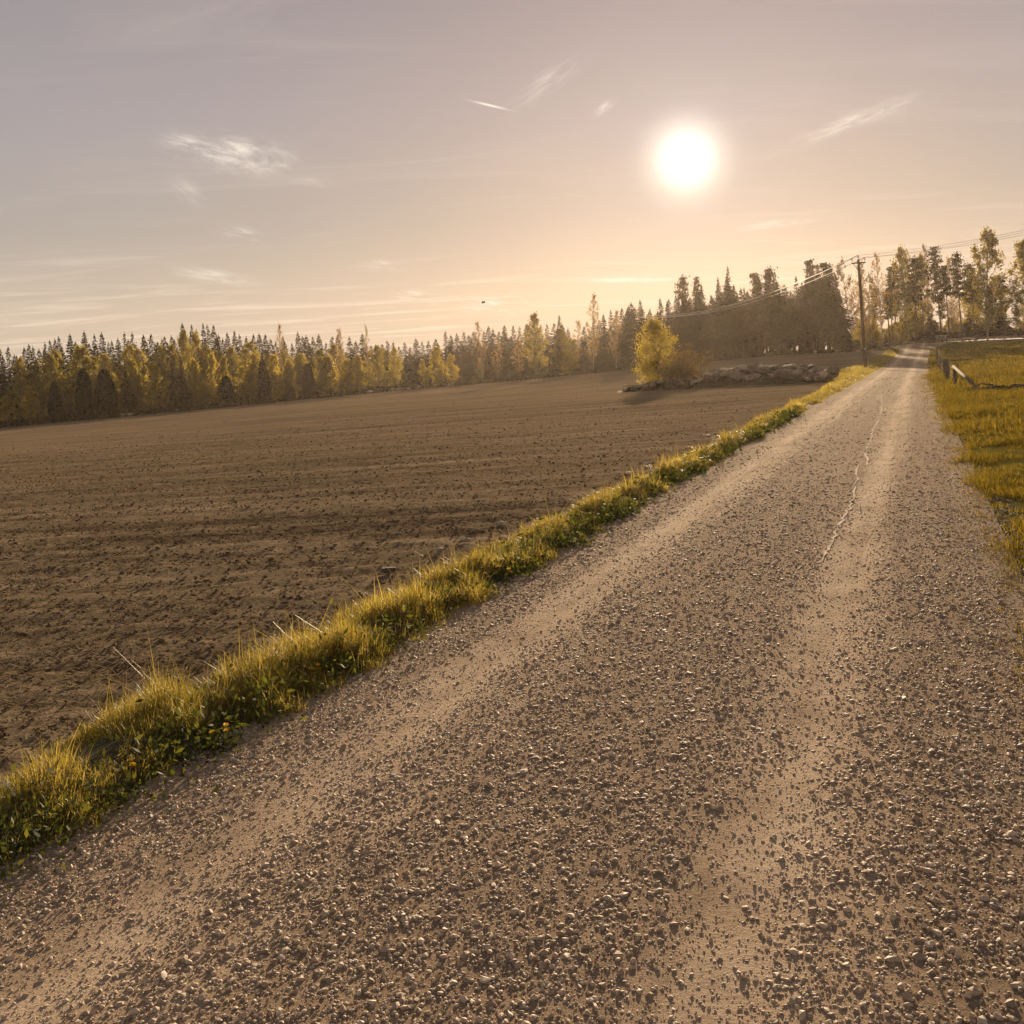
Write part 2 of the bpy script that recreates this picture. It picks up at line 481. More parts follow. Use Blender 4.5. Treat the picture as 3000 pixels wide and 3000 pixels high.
M_straw = leafmat('dry_straw', [(.24, .16, .08), (.36, .25, .13), (.52, .39, .22)], .25, (1.1, 1, .8, 1), .9, .6, .05)
M_grass = leafmat('verge_grass', [(.042, .044, .012), (.185, .165, .036), (.52, .43, .14)], .56, (1.6, 1.42, .85, 1), .42, .9, .35)
M_grass2 = leafmat('pasture_grass', [(.06, .06, .012), (.19, .155, .028), (.38, .29, .06)], .5, (1.6, 1.35, .65, 1), .8, .25, .05)
M_weed = leafmat('weed_leaf', [(.022, .032, .010), (.055, .07, .018), (.16, .16, .04)], .35, (1.6, 1.5, .6, 1), .7, 2.0, .4)
M_spruce = leafmat('spruce_needles', [(.010, .013, .006), (.030, .034, .014), (.085, .075, .028)], .2, (1.3, 1.2, .7, 1), .7, .4, objvar=.7)
M_spruce2 = leafmat('browned_spruce_needles', [(.035, .030, .016), (.075, .058, .026), (.15, .11, .045)], .25, (1.3, 1.2, .7, 1), .7, .4)
M_juniper = leafmat('juniper_needles', [(.008, .013, .007), (.018, .024, .011), (.035, .038, .016)], .1, (1.2, 1.2, .7, 1), .8, .6)
M_pine = leafmat('pine_needles', [(.018, .021, .009), (.05, .048, .02), (.13, .105, .04)], .28, (1.3, 1.2, .7, 1), .6, .5, objvar=.7)
M_birchb = leafmat('young_birch_leaves', [(.18, .155, .028), (.36, .305, .055), (.60, .49, .11)], .58, (1.45, 1.28, .75, 1), .5, .5, objvar=.3)
M_birchm = leafmat('birch_leaves', [(.13, .115, .03), (.27, .23, .055), (.44, .37, .10)], .55, (1.4, 1.25, .7, 1), .5, .4, objvar=.5)
M_birchs = leafmat('sparse_birch_leaves', [(.16, .11, .045), (.29, .20, .085), (.46, .34, .16)], .55, (1.3, 1.15, .8, 1), .5, .4, objvar=.4)
M_shrub = leafmat('bare_shrub_leaves', [(.09, .065, .03), (.17, .12, .05), (.28, .21, .08)], .4, (1.3, 1.15, .7, 1), .6, .8)
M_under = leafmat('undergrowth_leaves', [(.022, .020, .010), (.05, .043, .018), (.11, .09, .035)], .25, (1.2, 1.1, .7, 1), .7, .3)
M_bark = simple('dark_bark', (.045, .032, .022), (.13, .095, .065), 9, .95, .7, .03, (1, 1, .3))
M_pbark = simple('pine_bark', (.10, .060, .035), (.25, .15, .085), 8, .95, .7, .03, (1, 1, .3))
M_wbark = simple('birch_bark', (.10, .085, .07), (.50, .44, .36), 5, .8, .3, .01, (1, 1, 2.5))
M_twig = simple('twig_bark', (.055, .040, .028), (.15, .11, .075), 9, .9, .4, .01)
M_pole = simple('pole_wood', (.075, .050, .032), (.17, .118, .075), 6, .85, .5, .008, (3, 3, .25))
M_postw = simple('post_wood', (.085, .066, .046), (.21, .165, .115), 9, .9, .6, .01, (3, 3, .3))
M_steel = simple('dull_steel', (.06, .05, .042), (.13, .11, .09), 20, .8, .1, .002, metal=.2, spec=.2)
M_wire = simple('aluminium_wire', (.45, .42, .38), (.62, .58, .52), 20, .32, .05, .002, metal=1.0, spec=.5)
M_glass = simple('insulator_porcelain', (.55, .50, .44), (.75, .70, .64), 20, .18, .05, .002, spec=.6)
M_rock, t = mat('field_rock')
co = t.n('ShaderNodeTexCoord').outputs['Object']; oi = t.n('ShaderNodeObjectInfo').outputs['Random']
f = t.m('ADD', t.m('MULTIPLY', t.noise(co, 3.0, 6, .65), .6), t.m('MULTIPLY', oi, .4))
col = t.ramp(f, [(.25, (.075, .055, .038)), (.48, (.24, .185, .13)), (.7, (.52, .42, .31))])
finish(M_rock, t, col, .75, t.noise(co, 5, 5), .8, .05, .3)
M_palerock = simple('pale_rock', (.34, .29, .24), (.62, .54, .45), 3.0, .85, .7, .03)
M_box = simple('mailbox_metal', (.16, .135, .11), (.26, .22, .18), 8, .5, .1, .002, spec=.4)
M_lid = simple('mailbox_lid', (.72, .70, .66), (.85, .82, .78), 8, .25, .05, .002, spec=.6)
M_bird = simple('bird_plumage', (.02, .018, .016), (.06, .05, .045), 30, .8, .1, .002)
M_petal = leafmat('dandelion_petals', [(.75, .50, .02), (.85, .60, .03), (.9, .68, .05)], .4, (1.1, 1, .6, 1))


# ------------------------------------------------------------------ ground sheets
def grid_faces(nu, nv, keep=None):
    i, j = np.meshgrid(np.arange(nu - 1), np.arange(nv - 1), indexing='ij')
    a = i * nv + j
    Q = np.stack([a, a + nv, a + nv + 1, a + 1], -1).reshape(-1, 4)
    if keep is not None: Q = Q[keep[Q].all(1)]
    return Q


def steps(a, b, s0, k):
    """values from a to b whose spacing starts at s0 and grows by k per unit"""
    out = [a]
    while out[-1] < b: out.append(out[-1] + s0 + k * abs(out[-1] - a))
    out[-1] = b
    return np.array(out)


# far sheet: forest floor reaching past every tree
RR = 300
xs = np.concatenate([-steps(0, RR, 4, .05)[::-1], steps(0, RR, 4, .05)[1:]])
X, Y = np.meshgrid(xs, xs, indexing='ij')
Z = ground(X, Y) - .28 + .10 * fbm(X * .3, Y * .3, 5)
inside = (Y > 0) & (Y < edge_D(X, np.maximum(Y, 1)) - 4)
Z = np.where(inside | (Y < 4), Z - .35, Z)
o = link('ground', mesh('ground', np.stack([X, Y, Z], -1).reshape(-1, 3), grid_faces(len(xs), len(xs)), M_floor, smooth=True))
tag(o, 'dark forest floor and land beyond the field', kind='structure')

VGE = -3.86       # field side of the grass strip
REDGE_L, REDGE_R = -3.14, .47


def verge_out(v):   # the strip widens near the utility pole
    return np.interp(v, [0, 40, 62, 80, 95, 120, 150], [VGE, VGE, -4.6, -6.2, -6.6, -5.2, -4.5])


# harrowed field
us = -steps(0, 215, .03, .012); vs = steps(-3, 262, .025, .011)
U, Vv = np.meshgrid(us, vs, indexing='ij')
U2 = U + verge_out(Vv) + bend(Vv)
X, Y = uv2xy(U2, Vv)
keep = ((Y > -1) & (Y < edge_D(X, np.maximum(Y, 1.)) + .6) & (X / np.maximum(Y, .5) > -.95)).ravel()
keep |= ((Y <= 1.5) & (Y > -3) & (X > -9)).ravel()
cf, sf = math.cos(FD), math.sin(FD)
A_, B_ = X * cf + Y * sf, -X * sf + Y * cf
det = np.clip(1.25 - Y / 70, .12, 1)
Z = ground(X, Y) - .03 + det * (.030 * fbm(A_ * .35, B_ * 4.2, 3, 3) + .030 * fbm(X * 6, Y * 6, 7, 4) + .016 * fbm(X * 19, Y * 19, 9, 2))
o = link('field', mesh('field', np.stack([X, Y, Z], -1).reshape(-1, 3), grid_faces(*U.shape, keep)[:, ::-1], M_soil, smooth=True))
tag(o, 'harrowed brown field left of the gravel road', kind='structure')

# grass strip ground between field and road
fr = np.linspace(0, 1, 15); vs = steps(-3, 146, .06, .02)
Fr, Vv = np.meshgrid(fr, vs, indexing='ij')
a0 = verge_out(Vv) - .18; a1 = REDGE_L + .10
U2 = a0 + (a1 - a0) * Fr + bend(Vv)
X, Y = uv2xy(U2, Vv)
Z = ground(X, Y) + .07 * np.sin(np.pi * Fr) ** .8 - .045 * (1 - np.sin(np.pi * Fr)) + .025 * fbm(X * 4, Y * 4, 13, 3)
o = link('verge', mesh('verge', np.stack([X, Y, Z], -1).reshape(-1, 3), grid_faces(*U2.shape), M_verge, smooth=True))
tag(o, 'low earth bank under the grass strip between field and road', kind='structure')

# gravel road
us = np.linspace(REDGE_L - .15, REDGE_R + .16, 130); vs = steps(-3, 151, .025, .012)
U, Vv = np.meshgrid(us, vs, indexing='ij')
wf = 1 + .9 * np.clip((Vv - 128) / 22, 0, 1) ** 2
U2 = (U + 1.33) * wf - 1.33 + bend(Vv)
X, Y = uv2xy(U2, Vv)
wv = .275 * (vnoise(np.zeros_like(Vv), Vv * .16, 2) * 2 - 1)
crown = .035 * (1 - ((U + 1.33) / 1.9) ** 2)
rut = .022 * (np.exp(-((U + 2.35) / .26) ** 2) + np.exp(-((U + .52) / .24) ** 2))
Z = ground(X, Y) + .012 + crown - rut + np.clip(1.2 - Y / 40, .2, 1) * (.007 * fbm(X * 7, Y * 7, 21, 3) + .0022 * fbm(X * 31 + Y * 17, Y * 29 - X * 15, 23, 3))
ROADZ = (us, vs, Z)
o = link('gravel_road', mesh('gravel_road', np.stack([X, Y, Z], -1).reshape(-1, 3), grid_faces(*U.shape), M_road, smooth=True))
tag(o, 'gravel farm road with two pale wheel tracks', kind='structure')


def road_z(u, v):
    iu = np.clip((u - us[0]) / (us[1] - us[0]), 0, len(us) - 1.001); iv = np.clip(np.interp(v, vs, np.arange(len(vs))), 0, len(vs) - 1.001)
    a, b = iu.astype(int), iv.astype(int); fa, fb = iu - a, iv - b
    return Z[a, b] * (1 - fa) * (1 - fb) + Z[a + 1, b] * fa * (1 - fb) + Z[a, b + 1] * (1 - fa) * fb + Z[a + 1, b + 1] * fa * fb


road_us, road_vs, road_Z = us, vs, Z

# meandering dried rill on the road between the tracks
pts = [(2604, 1128), (2598, 1150), (2582, 1165), (2584, 1196), (2577, 1228), (2562, 1262), (2548, 1300), (2536, 1334), (2541, 1372)]
pts2 = [(2512, 1370), (2508, 1430), (2496, 1490), (2462, 1545), (2440, 1600), (2400, 1665)]
mb = MB()
for pl in (pts, pts2):
    P = np.array([place(*q) for q in pl]); s = np.linspace(0, len(P) - 1, 60)
    P = np.stack([np.interp(s, range(len(P)), P[:, 0]), np.interp(s, range(len(P)), P[:, 1])], -1)
    P += rng.normal(0, .012, P.shape)
    uu, vv = xy2uv(P[:, 0], P[:, 1]); zz_ = road_z(uu - bend(vv), vv) + .006
    wd = .004 + .014 * rng.random(60)
    L = np.stack([P[:, 0] - wd, P[:, 1], zz_], -1); R_ = np.stack([P[:, 0] + wd, P[:, 1], zz_], -1)
    mb.add(np.vstack([L, R_]), Q=[(i, 60 + i, 61 + i, i + 1) for i in range(59)])
M_rill = simple('rill_sand', (.32, .235, .16), (.47, .36, .255), 20, .9, .3, .004, obj=False)
mb.build('dried_rill', M_rill, o)

# pasture right of the road
us = steps(0, 150, .05, .03); vs = steps(-3, 152, .05, .02)
U, Vv = np.meshgrid(us, vs, indexing='ij')
U2 = U + REDGE_R - .06 + bend(Vv)
X, Y = uv2xy(U2, Vv)
keep = (Y < 152).ravel()
Z = ground(X, Y) + .005 + .03 * fbm(X * .8, Y * .8, 31, 3) + .012 * fbm(X * 6, Y * 6, 33, 2) - .045 * np.exp(-U / .12)
Z += .22 * np.exp(-((U - 22) / 10) ** 2) * 0
o = link('pasture', mesh('pasture', np.stack([X, Y, Z], -1).reshape(-1, 3), grid_faces(*U.shape, keep), M_pasture, smooth=True))
tag(o, 'yellow green pasture right of the gravel road', kind='structure')

# crossing road at the top of the rise
cx0, cy0 = at_depth(2655, 146); cx1, cy1 = at_depth(3300, 141)
s = np.linspace(0, 1, 60); q = np.linspace(-2.4, 2.4, 7)
S_, Q_ = np.meshgrid(s, q, indexing='ij')
X = cx0 + (cx1 - cx0) * S_; Y = cy0 + (cy1 - cy0) * S_ + Q_
Z = ground(X, Y) + .09 + .12 * (Q_ > 0)
o = link('cross_road', mesh('cross_road', np.stack([X, Y, Z], -1).reshape(-1, 3), grid_faces(60, 7), M_road, smooth=True))
tag(o, 'side road crossing at the top of the rise', kind='structure')

# ------------------------------------------------------------------ loose stones on the road (uncountable)
ICO_V = None
def ico():
    p = (1 + 5 ** .5) / 2
    V = np.array([(-1, p, 0), (1, p, 0), (-1, -p, 0), (1, -p, 0), (0, -1, p), (0, 1, p), (0, -1, -p), (0, 1, -p), (p, 0, -1), (p, 0, 1), (-p, 0, -1), (-p, 0, 1)]) / math.hypot(1, p)
    T = np.array([(0, 11, 5), (0, 5, 1), (0, 1, 7), (0, 7, 10), (0, 10, 11), (1, 5, 9), (5, 11, 4), (11, 10, 2), (10, 7, 6), (7, 1, 8), (3, 9, 4), (3, 4, 2), (3, 2, 6), (3, 6, 8), (3, 8, 9), (4, 9, 5), (2, 4, 11), (6, 2, 10), (8, 6, 7), (9, 8, 1)])
    return V, T


IV, IT = ico()


def scatter_lumps(name, x, y, z, size, material, flat=.6, jit=.28, rnd=None, yaw=True):
    n = len(x)
    V = np.repeat(IV[None], n, 0) * (1 + rng.uniform(-jit, jit, (n, 12, 1)))
    V = V * (size[:, None, None] * np.stack([rng.uniform(.8, 1.35, n), rng.uniform(.7, 1.1, n), rng.uniform(flat * .7, flat * 1.3, n)], -1)[:, None, :])
    a = rng.uniform(0, 2 * np.pi, n); c, s = np.cos(a)[:, None], np.sin(a)[:, None]
    tl = rng.normal(0, .35, n); ct, st_ = np.cos(tl)[:, None], np.sin(tl)[:, None]
    vy = V[:, :, 1] * ct - V[:, :, 2] * st_; vz = V[:, :, 1] * st_ + V[:, :, 2] * ct; vx = V[:, :, 0]
    V = np.stack([vx * c - vy * s + x[:, None], vx * s + vy * c + y[:, None], vz + z[:, None]], -1)
    T = IT[None] + (np.arange(n) * 12)[:, None, None]
    r = rng.random(n) if rnd is None else rnd
    return mesh(name, V.reshape(-1, 3), T.reshape(-1, 3), material, np.repeat(r, 12))


US, VS, SZ = [], [], []
vg = np.linspace(1.5, 130, 4000); dens = 17500 * np.exp(-vg / 4.3) + 110 * np.exp(-vg / 20)
cdf = np.cumsum(dens); n = int(cdf[-1] * (vg[1] - vg[0]) * 4.1); cdf /= cdf[-1]
vv = np.interp(rng.random(n), cdf, vg); uu = rng.uniform(REDGE_L - .1, REDGE_R + .4, n)
trw = .14 * (vnoise(np.zeros(n), vv * .9, 71) - .5)
tr = np.maximum(np.exp(-((uu + 2.35 + trw) / .20) ** 2), np.exp(-((uu + .52 + trw) / .19) ** 2))
patch = vnoise(uu * 2.2, vv * 1.1, 77) * .6 + vnoise(uu * 6, vv * 5, 78) * .4
ok = rng.random(n) > tr * .42 + (.75 - 1.5 * patch) * .6
uu, vv = uu[ok], vv[ok]; s0 = (.0027 + .00012 * vv) * (1 - .35 * tr[ok])
US.append(uu); VS.append(vv); SZ.append(np.clip(s0 * rng.lognormal(0, .62, len(uu)), s0 * .4, s0 * 4.6))
us_, vs_, sz_ = map(np.concatenate, (US, VS, SZ))
us, vs, Z = road_us, road_vs, road_Z
zz_ = road_z(us_, vs_); X, Y = uv2xy(us_ + bend(vs_), vs_)
o = link('loose_gravel', scatter_lumps('loose_gravel', X, Y, zz_ + sz_ * .08, sz_, M_stone, .7, .36))
tag(o, 'loose grey brown gravel scattered over the road', 'gravel', kind='stuff')

# clods on the field
US, VS, SZ = [], [], []
vg = np.linspace(.5, 150, 4000); wm = np.maximum(6, vg * 1.05); dens = (900 * np.exp(-vg / 7) + 2 * np.exp(-vg / 35)) * wm
cdf = np.cumsum(dens); n = int(cdf[-1] * (vg[1] - vg[0])); cdf /= cdf[-1]
vv = np.interp(rng.random(n), cdf, vg); uu = VGE - .05 - rng.random(n) * np.maximum(6, vv * 1.05)
x, y = uv2xy(uu, vv); aa, bb = x * cf + y * sf, -x * sf + y * cf
ok = (rng.random(n) < .1 + 1.4 * vnoise(aa * .35, bb * 3.0, 5)) & (x / np.maximum(y, .3) > -.56) & (uu < verge_out(vv) - .1) & (y < edge_D(x, np.maximum(y, 1)))
s0 = .0062 + .00014 * vv
US.append(uu[ok] + bend(vv[ok])); VS.append(vv[ok]); SZ.append(np.clip(s0[ok] * rng.lognormal(0, .55, ok.sum()), s0[ok] * .4, s0[ok] * 3.5))
us_, vs_, sz_ = map(np.concatenate, (US, VS, SZ)); X, Y = uv2xy(us_, vs_)
o = link('soil_clods', scatter_lumps('soil_clods', X, Y, ground(X, Y) - .02 + sz_ * .3, sz_, M_clod, .6, .35))
tag(o, 'crumbly brown clods lying all over the field', 'soil', kind='stuff')

# chopped straw lying on the soil
n = 22000
vv = 1 + 36 * rng.random(n) ** 1.6; uu = VGE - rng.random(n) * np.maximum(6, vv * 1.1)
X, Y = uv2xy(uu, vv); Z0 = ground(X, Y) + .022
a = rng.uniform(0, np.pi, n); L = rng.uniform(.015, .06, n) * (1 + vv * .03); W_ = .0018 * (1 + vv * .12); tz = rng.uniform(-.25, .6, n)
dx, dy = np.cos(a) * L, np.sin(a) * L; nx, ny = -np.sin(a) * W_, np.cos(a) * W_
Vt = np.stack([np.stack([X - dx - nx, Y - dy - ny, Z0], -1), np.stack([X - dx + nx, Y - dy + ny, Z0], -1),
               np.stack([X + dx + nx, Y + dy + ny, Z0 + tz * L], -1), np.stack([X + dx - nx, Y + dy - ny, Z0 + tz * L], -1)], 1)
o = link('straw_litter', mesh('straw_litter', Vt.reshape(-1, 3), np.arange(n * 4).reshape(n, 4), M_straw, np.repeat(rng.random(n), 4)))
tag(o, 'short pale straw bits littering the harrowed soil', 'straw', kind='stuff')


# ------------------------------------------------------------------ grass
def blades(name, X, Y, Z0, H, W_, material, lean=.35, rnd=None, wind=0.0):
    n = len(X)
    a = rng.uniform(0, 2 * np.pi, n); b = a + rng.normal(0, .5, n)
    ln = np.abs(rng.normal(lean, lean * .6, n)) * H
    lx, ly = np.cos(a) * ln, np.sin(a) * ln
    wx, wy = -np.sin(b) * W_ / 2, np.cos(b) * W_ / 2
    rows = []
    for s, wd in ((0, 1), (.4, .85), (.75, .5)):
        cx = X + lx * s ** 2; cy = Y + ly * s ** 2; cz = Z0 + H * (s - .12 * s * s)
        rows.append(np.stack([cx - wx * wd, cy - wy * wd, cz], -1)); rows.append(np.stack([cx + wx * wd, cy + wy * wd, cz], -1))
    rows.append(np.stack([X + lx, Y + ly, Z0 + H * (1 - .25 * (ln / H))], -1))
    V = np.stack(rows, 1)
    o7 = (np.arange(n) * 7)[:, None]
    Q = np.concatenate([o7 + np.array([0, 1, 3, 2]), o7 + np.array([2, 3, 5, 4])]); T = o7 + np.array([4, 5, 6])
    return mesh(name, V.reshape(-1, 3), [Q, T], material, np.repeat(rng.random(n) if rnd is None else rnd, 7))


def verge_pts(v0, v1, n, lo=0.0, hi=1.0):
    vv = rng.uniform(v0, v1, n); a0 = verge_out(vv) - .02; f = lo + (hi - lo) * rng.random(n)
    wob_ = .30 * (vnoise(vv * 1.3, np.zeros(n), 41) - .55) + .16 * (vnoise(vv * 5, np.zeros(n), 42) - .5); a0 = a0 - .45 * (vnoise(vv * .9, np.zeros(n) + 3, 43) - .45)
    uu = a0 + (REDGE_L + .02 + wob_ - a0) * f
    x, y = uv2xy(uu + bend(vv), vv)
    return uu, vv, x, y, f


PX, PY, PZ, PH, PW, PR = [], [], [], [], [], []
for v0, v1, n, w0 in ((.5, 6, 42000, .0032), (6, 12, 34000, .0045), (12, 24, 30000, .0075), (24, 50, 30000, .014), (50, 96, 26000, .03), (96, 144, 14000, .05)):
    uu, vv, x, y, f = verge_pts(v0, v1, n)
    clump = vnoise(uu * 2.6, vv * 1.9, 51) * .55 + vnoise(uu * 7, vv * 6, 52) * .45
    ok = rng.random(n) < -.10 + 1.9 * clump
    x, y, f, clump, vv = x[ok], y[ok], f[ok], clump[ok], vv[ok]
    h = (.035 + .15 * np.clip(clump - .22, 0, 1) ** 1.1 * 1.6) * (.55 + .9 * rng.random(len(x))) * (.55 + .6 * np.sin(np.pi * np.clip(f, .03, .97)))
    h *= np.where(rng.random(len(x)) < .05, 1.7, 1) * (.6 + .8 * vnoise(x * 5.5, y * 5.5, 54))
    PX.append(x); PY.append(y); PZ.append(ground(x, y) + .07 * np.sin(np.pi * np.clip(f, 0, 1)) ** .8 - .03); PH.append(h); PW.append(w0 * rng.uniform(.7, 1.6, len(x)))
    PR.append(np.clip(rng.random(len(x)) * .75 + clump * .3, 0, 1))
cat = np.concatenate
o = link('verge_grass', blades('verge_grass', cat(PX), cat(PY), cat(PZ), cat(PH), cat(PW), M_grass, .5, cat(PR)))
tag(o, 'sunlit green grass strip between the field and the gravel road', 'grass', kind='stuff')

# dry bent straws standing out of the strip
uu, vv, x, y, f = verge_pts(1, 22, 1500, 0, .9)
o = link('dry_grass', blades('dry_grass', x, y, ground(x, y), rng.uniform(.10, .30, 1500), .0028 + .0005 * vv, M_straw, .7))
tag(o, 'dry pale stalks among the roadside grass', 'grass', kind='stuff')

# broad leaved weeds on the road side of the strip
WX, WY, WZ, WS = [], [], [], []
for i in range(260):
    vv = 1.3 + 28 * rng.random() ** 1.5; uu = rng.uniform(REDGE_L - .32, REDGE_L + .03)
    x, y = uv2xy(uu, vv); k = rng.integers(40, 90); s = rng.uniform(.06, .13)
    WX.append(x + rng.normal(0, s, k)); WY.append(y + rng.normal(0, s, k)); WZ.append(gz(x, y) + np.abs(rng.normal(0, s * .75, k)) + .01); WS.append(np.full(k, .012 + .0009 * vv) * rng.uniform(.7, 1.7, k))
WX, WY, WZ, WS = map(cat, (WX, WY, WZ, WS))


def cards(P, size, asp=1.6, flatness=0.0, out=None):
    """diamond shaped leaves at points P"""
    n = len(P); size = np.full(n, size) if np.isscalar(size) else size
    a = rng.normal(0, 1, (n, 3)); a[:, 2] *= (1 - flatness); a /= np.linalg.norm(a, axis=1)[:, None]
    b = rng.normal(0, 1, (n, 3)); b[:, 2] *= (1 - flatness); b -= a * (a * b).sum(1)[:, None]; b /= np.linalg.norm(b, axis=1)[:, None] + 1e-6
    A = a * (size * asp / 2)[:, None]; B = b * (size / 2)[:, None]
    V = np.stack([P - A, P - B * .9 + A * .1, P + A, P + B * .9 + A * .1], 1)
    return V.reshape(-1, 3), np.arange(n * 4).reshape(n, 4)


V_, Q_ = cards(np.stack([WX, WY, WZ], -1), WS, 2.0)
o = link('roadside_weeds', mesh('roadside_weeds', V_, Q_, M_weed, np.repeat(rng.random(len(WX)), 4)))
tag(o, 'dark broad leaved weeds along the road side of the grass strip', 'weeds', kind='stuff')

# pasture grass, right side
PX, PY, PH, PW = [], [], [], []
for v0, v1, n, wmax, w0, h0 in ((4, 9, 26000, 1.6, .004, .05), (9, 18, 44000, 3.2, .006, .06), (18, 36, 44000, 5.5, .012, .075), (36, 70, 40000, 10, .026, .09), (70, 138, 30000, 18, .05, .12)):
    vv = rng.uniform(v0, v1, n); uu = REDGE_R - .06 + wmax * rng.random(n) ** 1.15 + .12 * (vnoise(vv * 1.1, vv * 0, 61) - .4)
    cl = vnoise(uu * 1.3, vv * .9, 62) * .5 + vnoise(uu * 5, vv * 4, 63) * .5
    ok = rng.random(n) < (.38 + 1.0 * cl) * np.clip((uu - REDGE_R + .5 * (vnoise(uu * 6, vv * 3.5, 64) - .25) + .3 * (vnoise(uu * 2, vv * 1.1, 65) - .5)) / .5, .04, 1)
    uu, vv, cl = uu[ok], vv[ok], cl[ok]
    x, y = uv2xy(uu + bend(vv), vv); PX.append(x); PY.append(y)
    PH.append(h0 * (.25 + 2.6 * np.clip(cl - .2, 0, 1) ** 1.3 * 1.6) * rng.uniform(.5, 1.6, len(x))); PW.append(w0 * rng.uniform(.7, 1.6, len(x)))
nf = 26000   # thin short grass creeping into the gravel shoulder
vv = 4.5 + 60 * rng.random(nf) ** 1.7; uu = REDGE_R + .35 - np.abs(rng.normal(0, .38, nf))
ok = vnoise(uu * 5, vv * 3, 66) * .6 + vnoise(uu * 14, vv * 11, 67) * .4 > .52
uu, vv = uu[ok], vv[ok]; x, y = uv2xy(uu + bend(vv), vv); PX.append(x); PY.append(y)
PH.append(rng.uniform(.03, .085, len(x)) * (1 + vv * .01)); PW.append(.0035 + .0004 * vv)
X, Y = cat(PX), cat(PY)
o = link('pasture_grass', blades('pasture_grass', X, Y, ground(X, Y) - .02, cat(PH), cat(PW), M_grass2, .55))
tag(o, 'short yellow green grass of the pasture right of the road', 'grass', kind='stuff')


# ------------------------------------------------------------------ trees
class Crown:
    def __init__(s): s.P = []; s.S = []; s.R = []
    def add(s, P, S, r=None):
        s.P.append(P); s.S.append(np.full(len(P), S) if np.isscalar(S) else S); s.R.append(rng.random(len(P)) if r is None else r)
    def me(s, name, m, asp=1.6, flat=0.0):
        P = cat(s.P); V, Q = cards(P, cat(s.S), asp, flat)
        return mesh(name, V, Q, m, np.repeat(cat(s.R), 4))


def trunk_line(H, lean=.02, k=9, wig=.015):
    z = np.linspace(0, H, k); x = np.cumsum(rng.normal(0, wig * H / k, k)) + z * rng.normal(0, lean); y = np.cumsum(rng.normal(0, wig * H / k, k)) + z * rng.normal(0, lean)
    x -= x[0]; y -= y[0]; z[0] -= .35
    return np.stack([x, y, z], -1)


def spruce_proto(H=14., R=1.9, base=.10, leafm=None, ragged=.25, tightness=1.0, name='spruce'):
    """tapered trunk, whorls of drooping boughs made of small needle sprays"""
    leafm = leafm or M_spruce
    tl = trunk_line(H, .008, 8, .004); rr = np.linspace(.012 * H + .02, .012, 8)
    mt = MB(); mt.tube(tl, rr, 7)
    V, Q, Rn = [], [], []
    z = base * H; n = 0
    while z < H - .25:
        f = (H - z) / (H * (1 - base))
        L0 = R * 1.2 * (min(1, f * 1.25) ** .85) * (1 + rng.normal(0, ragged * .4)) + .08
        for b in range(int(7 + 3 * f)):
            if rng.random() < ragged * .35: continue
            th = rng.uniform(0, 2 * np.pi); L = L0 * rng.uniform(1 - ragged * 1.4, 1 + ragged * .5)
            d = np.array([math.cos(th), math.sin(th)]); pr = np.array([-d[1], d[0]])
            cx = np.interp(z, tl[:, 2], tl[:, 0]); cy = np.interp(z, tl[:, 2], tl[:, 1])
            m_ = max(2, int(L / .36)); drop = -.30 + .85 * min(1, f * 2.2)
            for k in range(m_):
                s = (k + rng.random() * .6) / m_ * .95; q0 = s * L; q1 = min(1.08, s + 1.1 / m_ + .12) * L
                wd = (.20 + .16 * (1 - s)) * tightness * (.7 + .5 * f)
                zs0 = z - drop * q0 * (q0 / max(L, .1)) ** .5 * .9 + rng.normal(0, .05); zs1 = z - drop * q1 * (q1 / max(L, .1)) ** .5 * .9 + rng.normal(0, .04)
                side = rng.normal(0, .10) * L * s
                c0 = np.array([cx, cy]) + d * q0 + pr * side * .6; c1 = np.array([cx, cy]) + d * q1 + pr * side * 1.6
                mid_ = (c0 + c1) / 2; dz = rng.uniform(-.22, .05)
                V += [(c0[0], c0[1], zs0), (mid_[0] - pr[0] * wd, mid_[1] - pr[1] * wd, (zs0 + zs1) / 2 + dz), (c1[0], c1[1], zs1), (mid_[0] + pr[0] * wd, mid_[1] + pr[1] * wd, (zs0 + zs1) / 2 + dz + rng.uniform(-.1, .1))]
                Rn += [rng.random()] * 4; n += 1
        z += .27 * (.7 + .5 * f) * rng.uniform(.8, 1.25)
    # leader shoot
    for k in range(6):
        zz0 = H - .5 + k * .09; a = k * 2.4
        V += [(tl[-1, 0], tl[-1, 1], zz0), (tl[-1, 0] + .13 * math.cos(a), tl[-1, 1] + .13 * math.sin(a), zz0 + .10), (tl[-1, 0], tl[-1, 1], zz0 + .16), (tl[-1, 0] - .1 * math.cos(a), tl[-1, 1] - .1 * math.sin(a), zz0 + .08)]
        Rn += [.5] * 4; n += 1
    return dict(name=name, H=H, W=2 * R, crown=mesh(name + '_crown', V, np.arange(n * 4).reshape(n, 4), leafm, Rn), trunk=mt.me(name + '_trunk', M_bark, True))


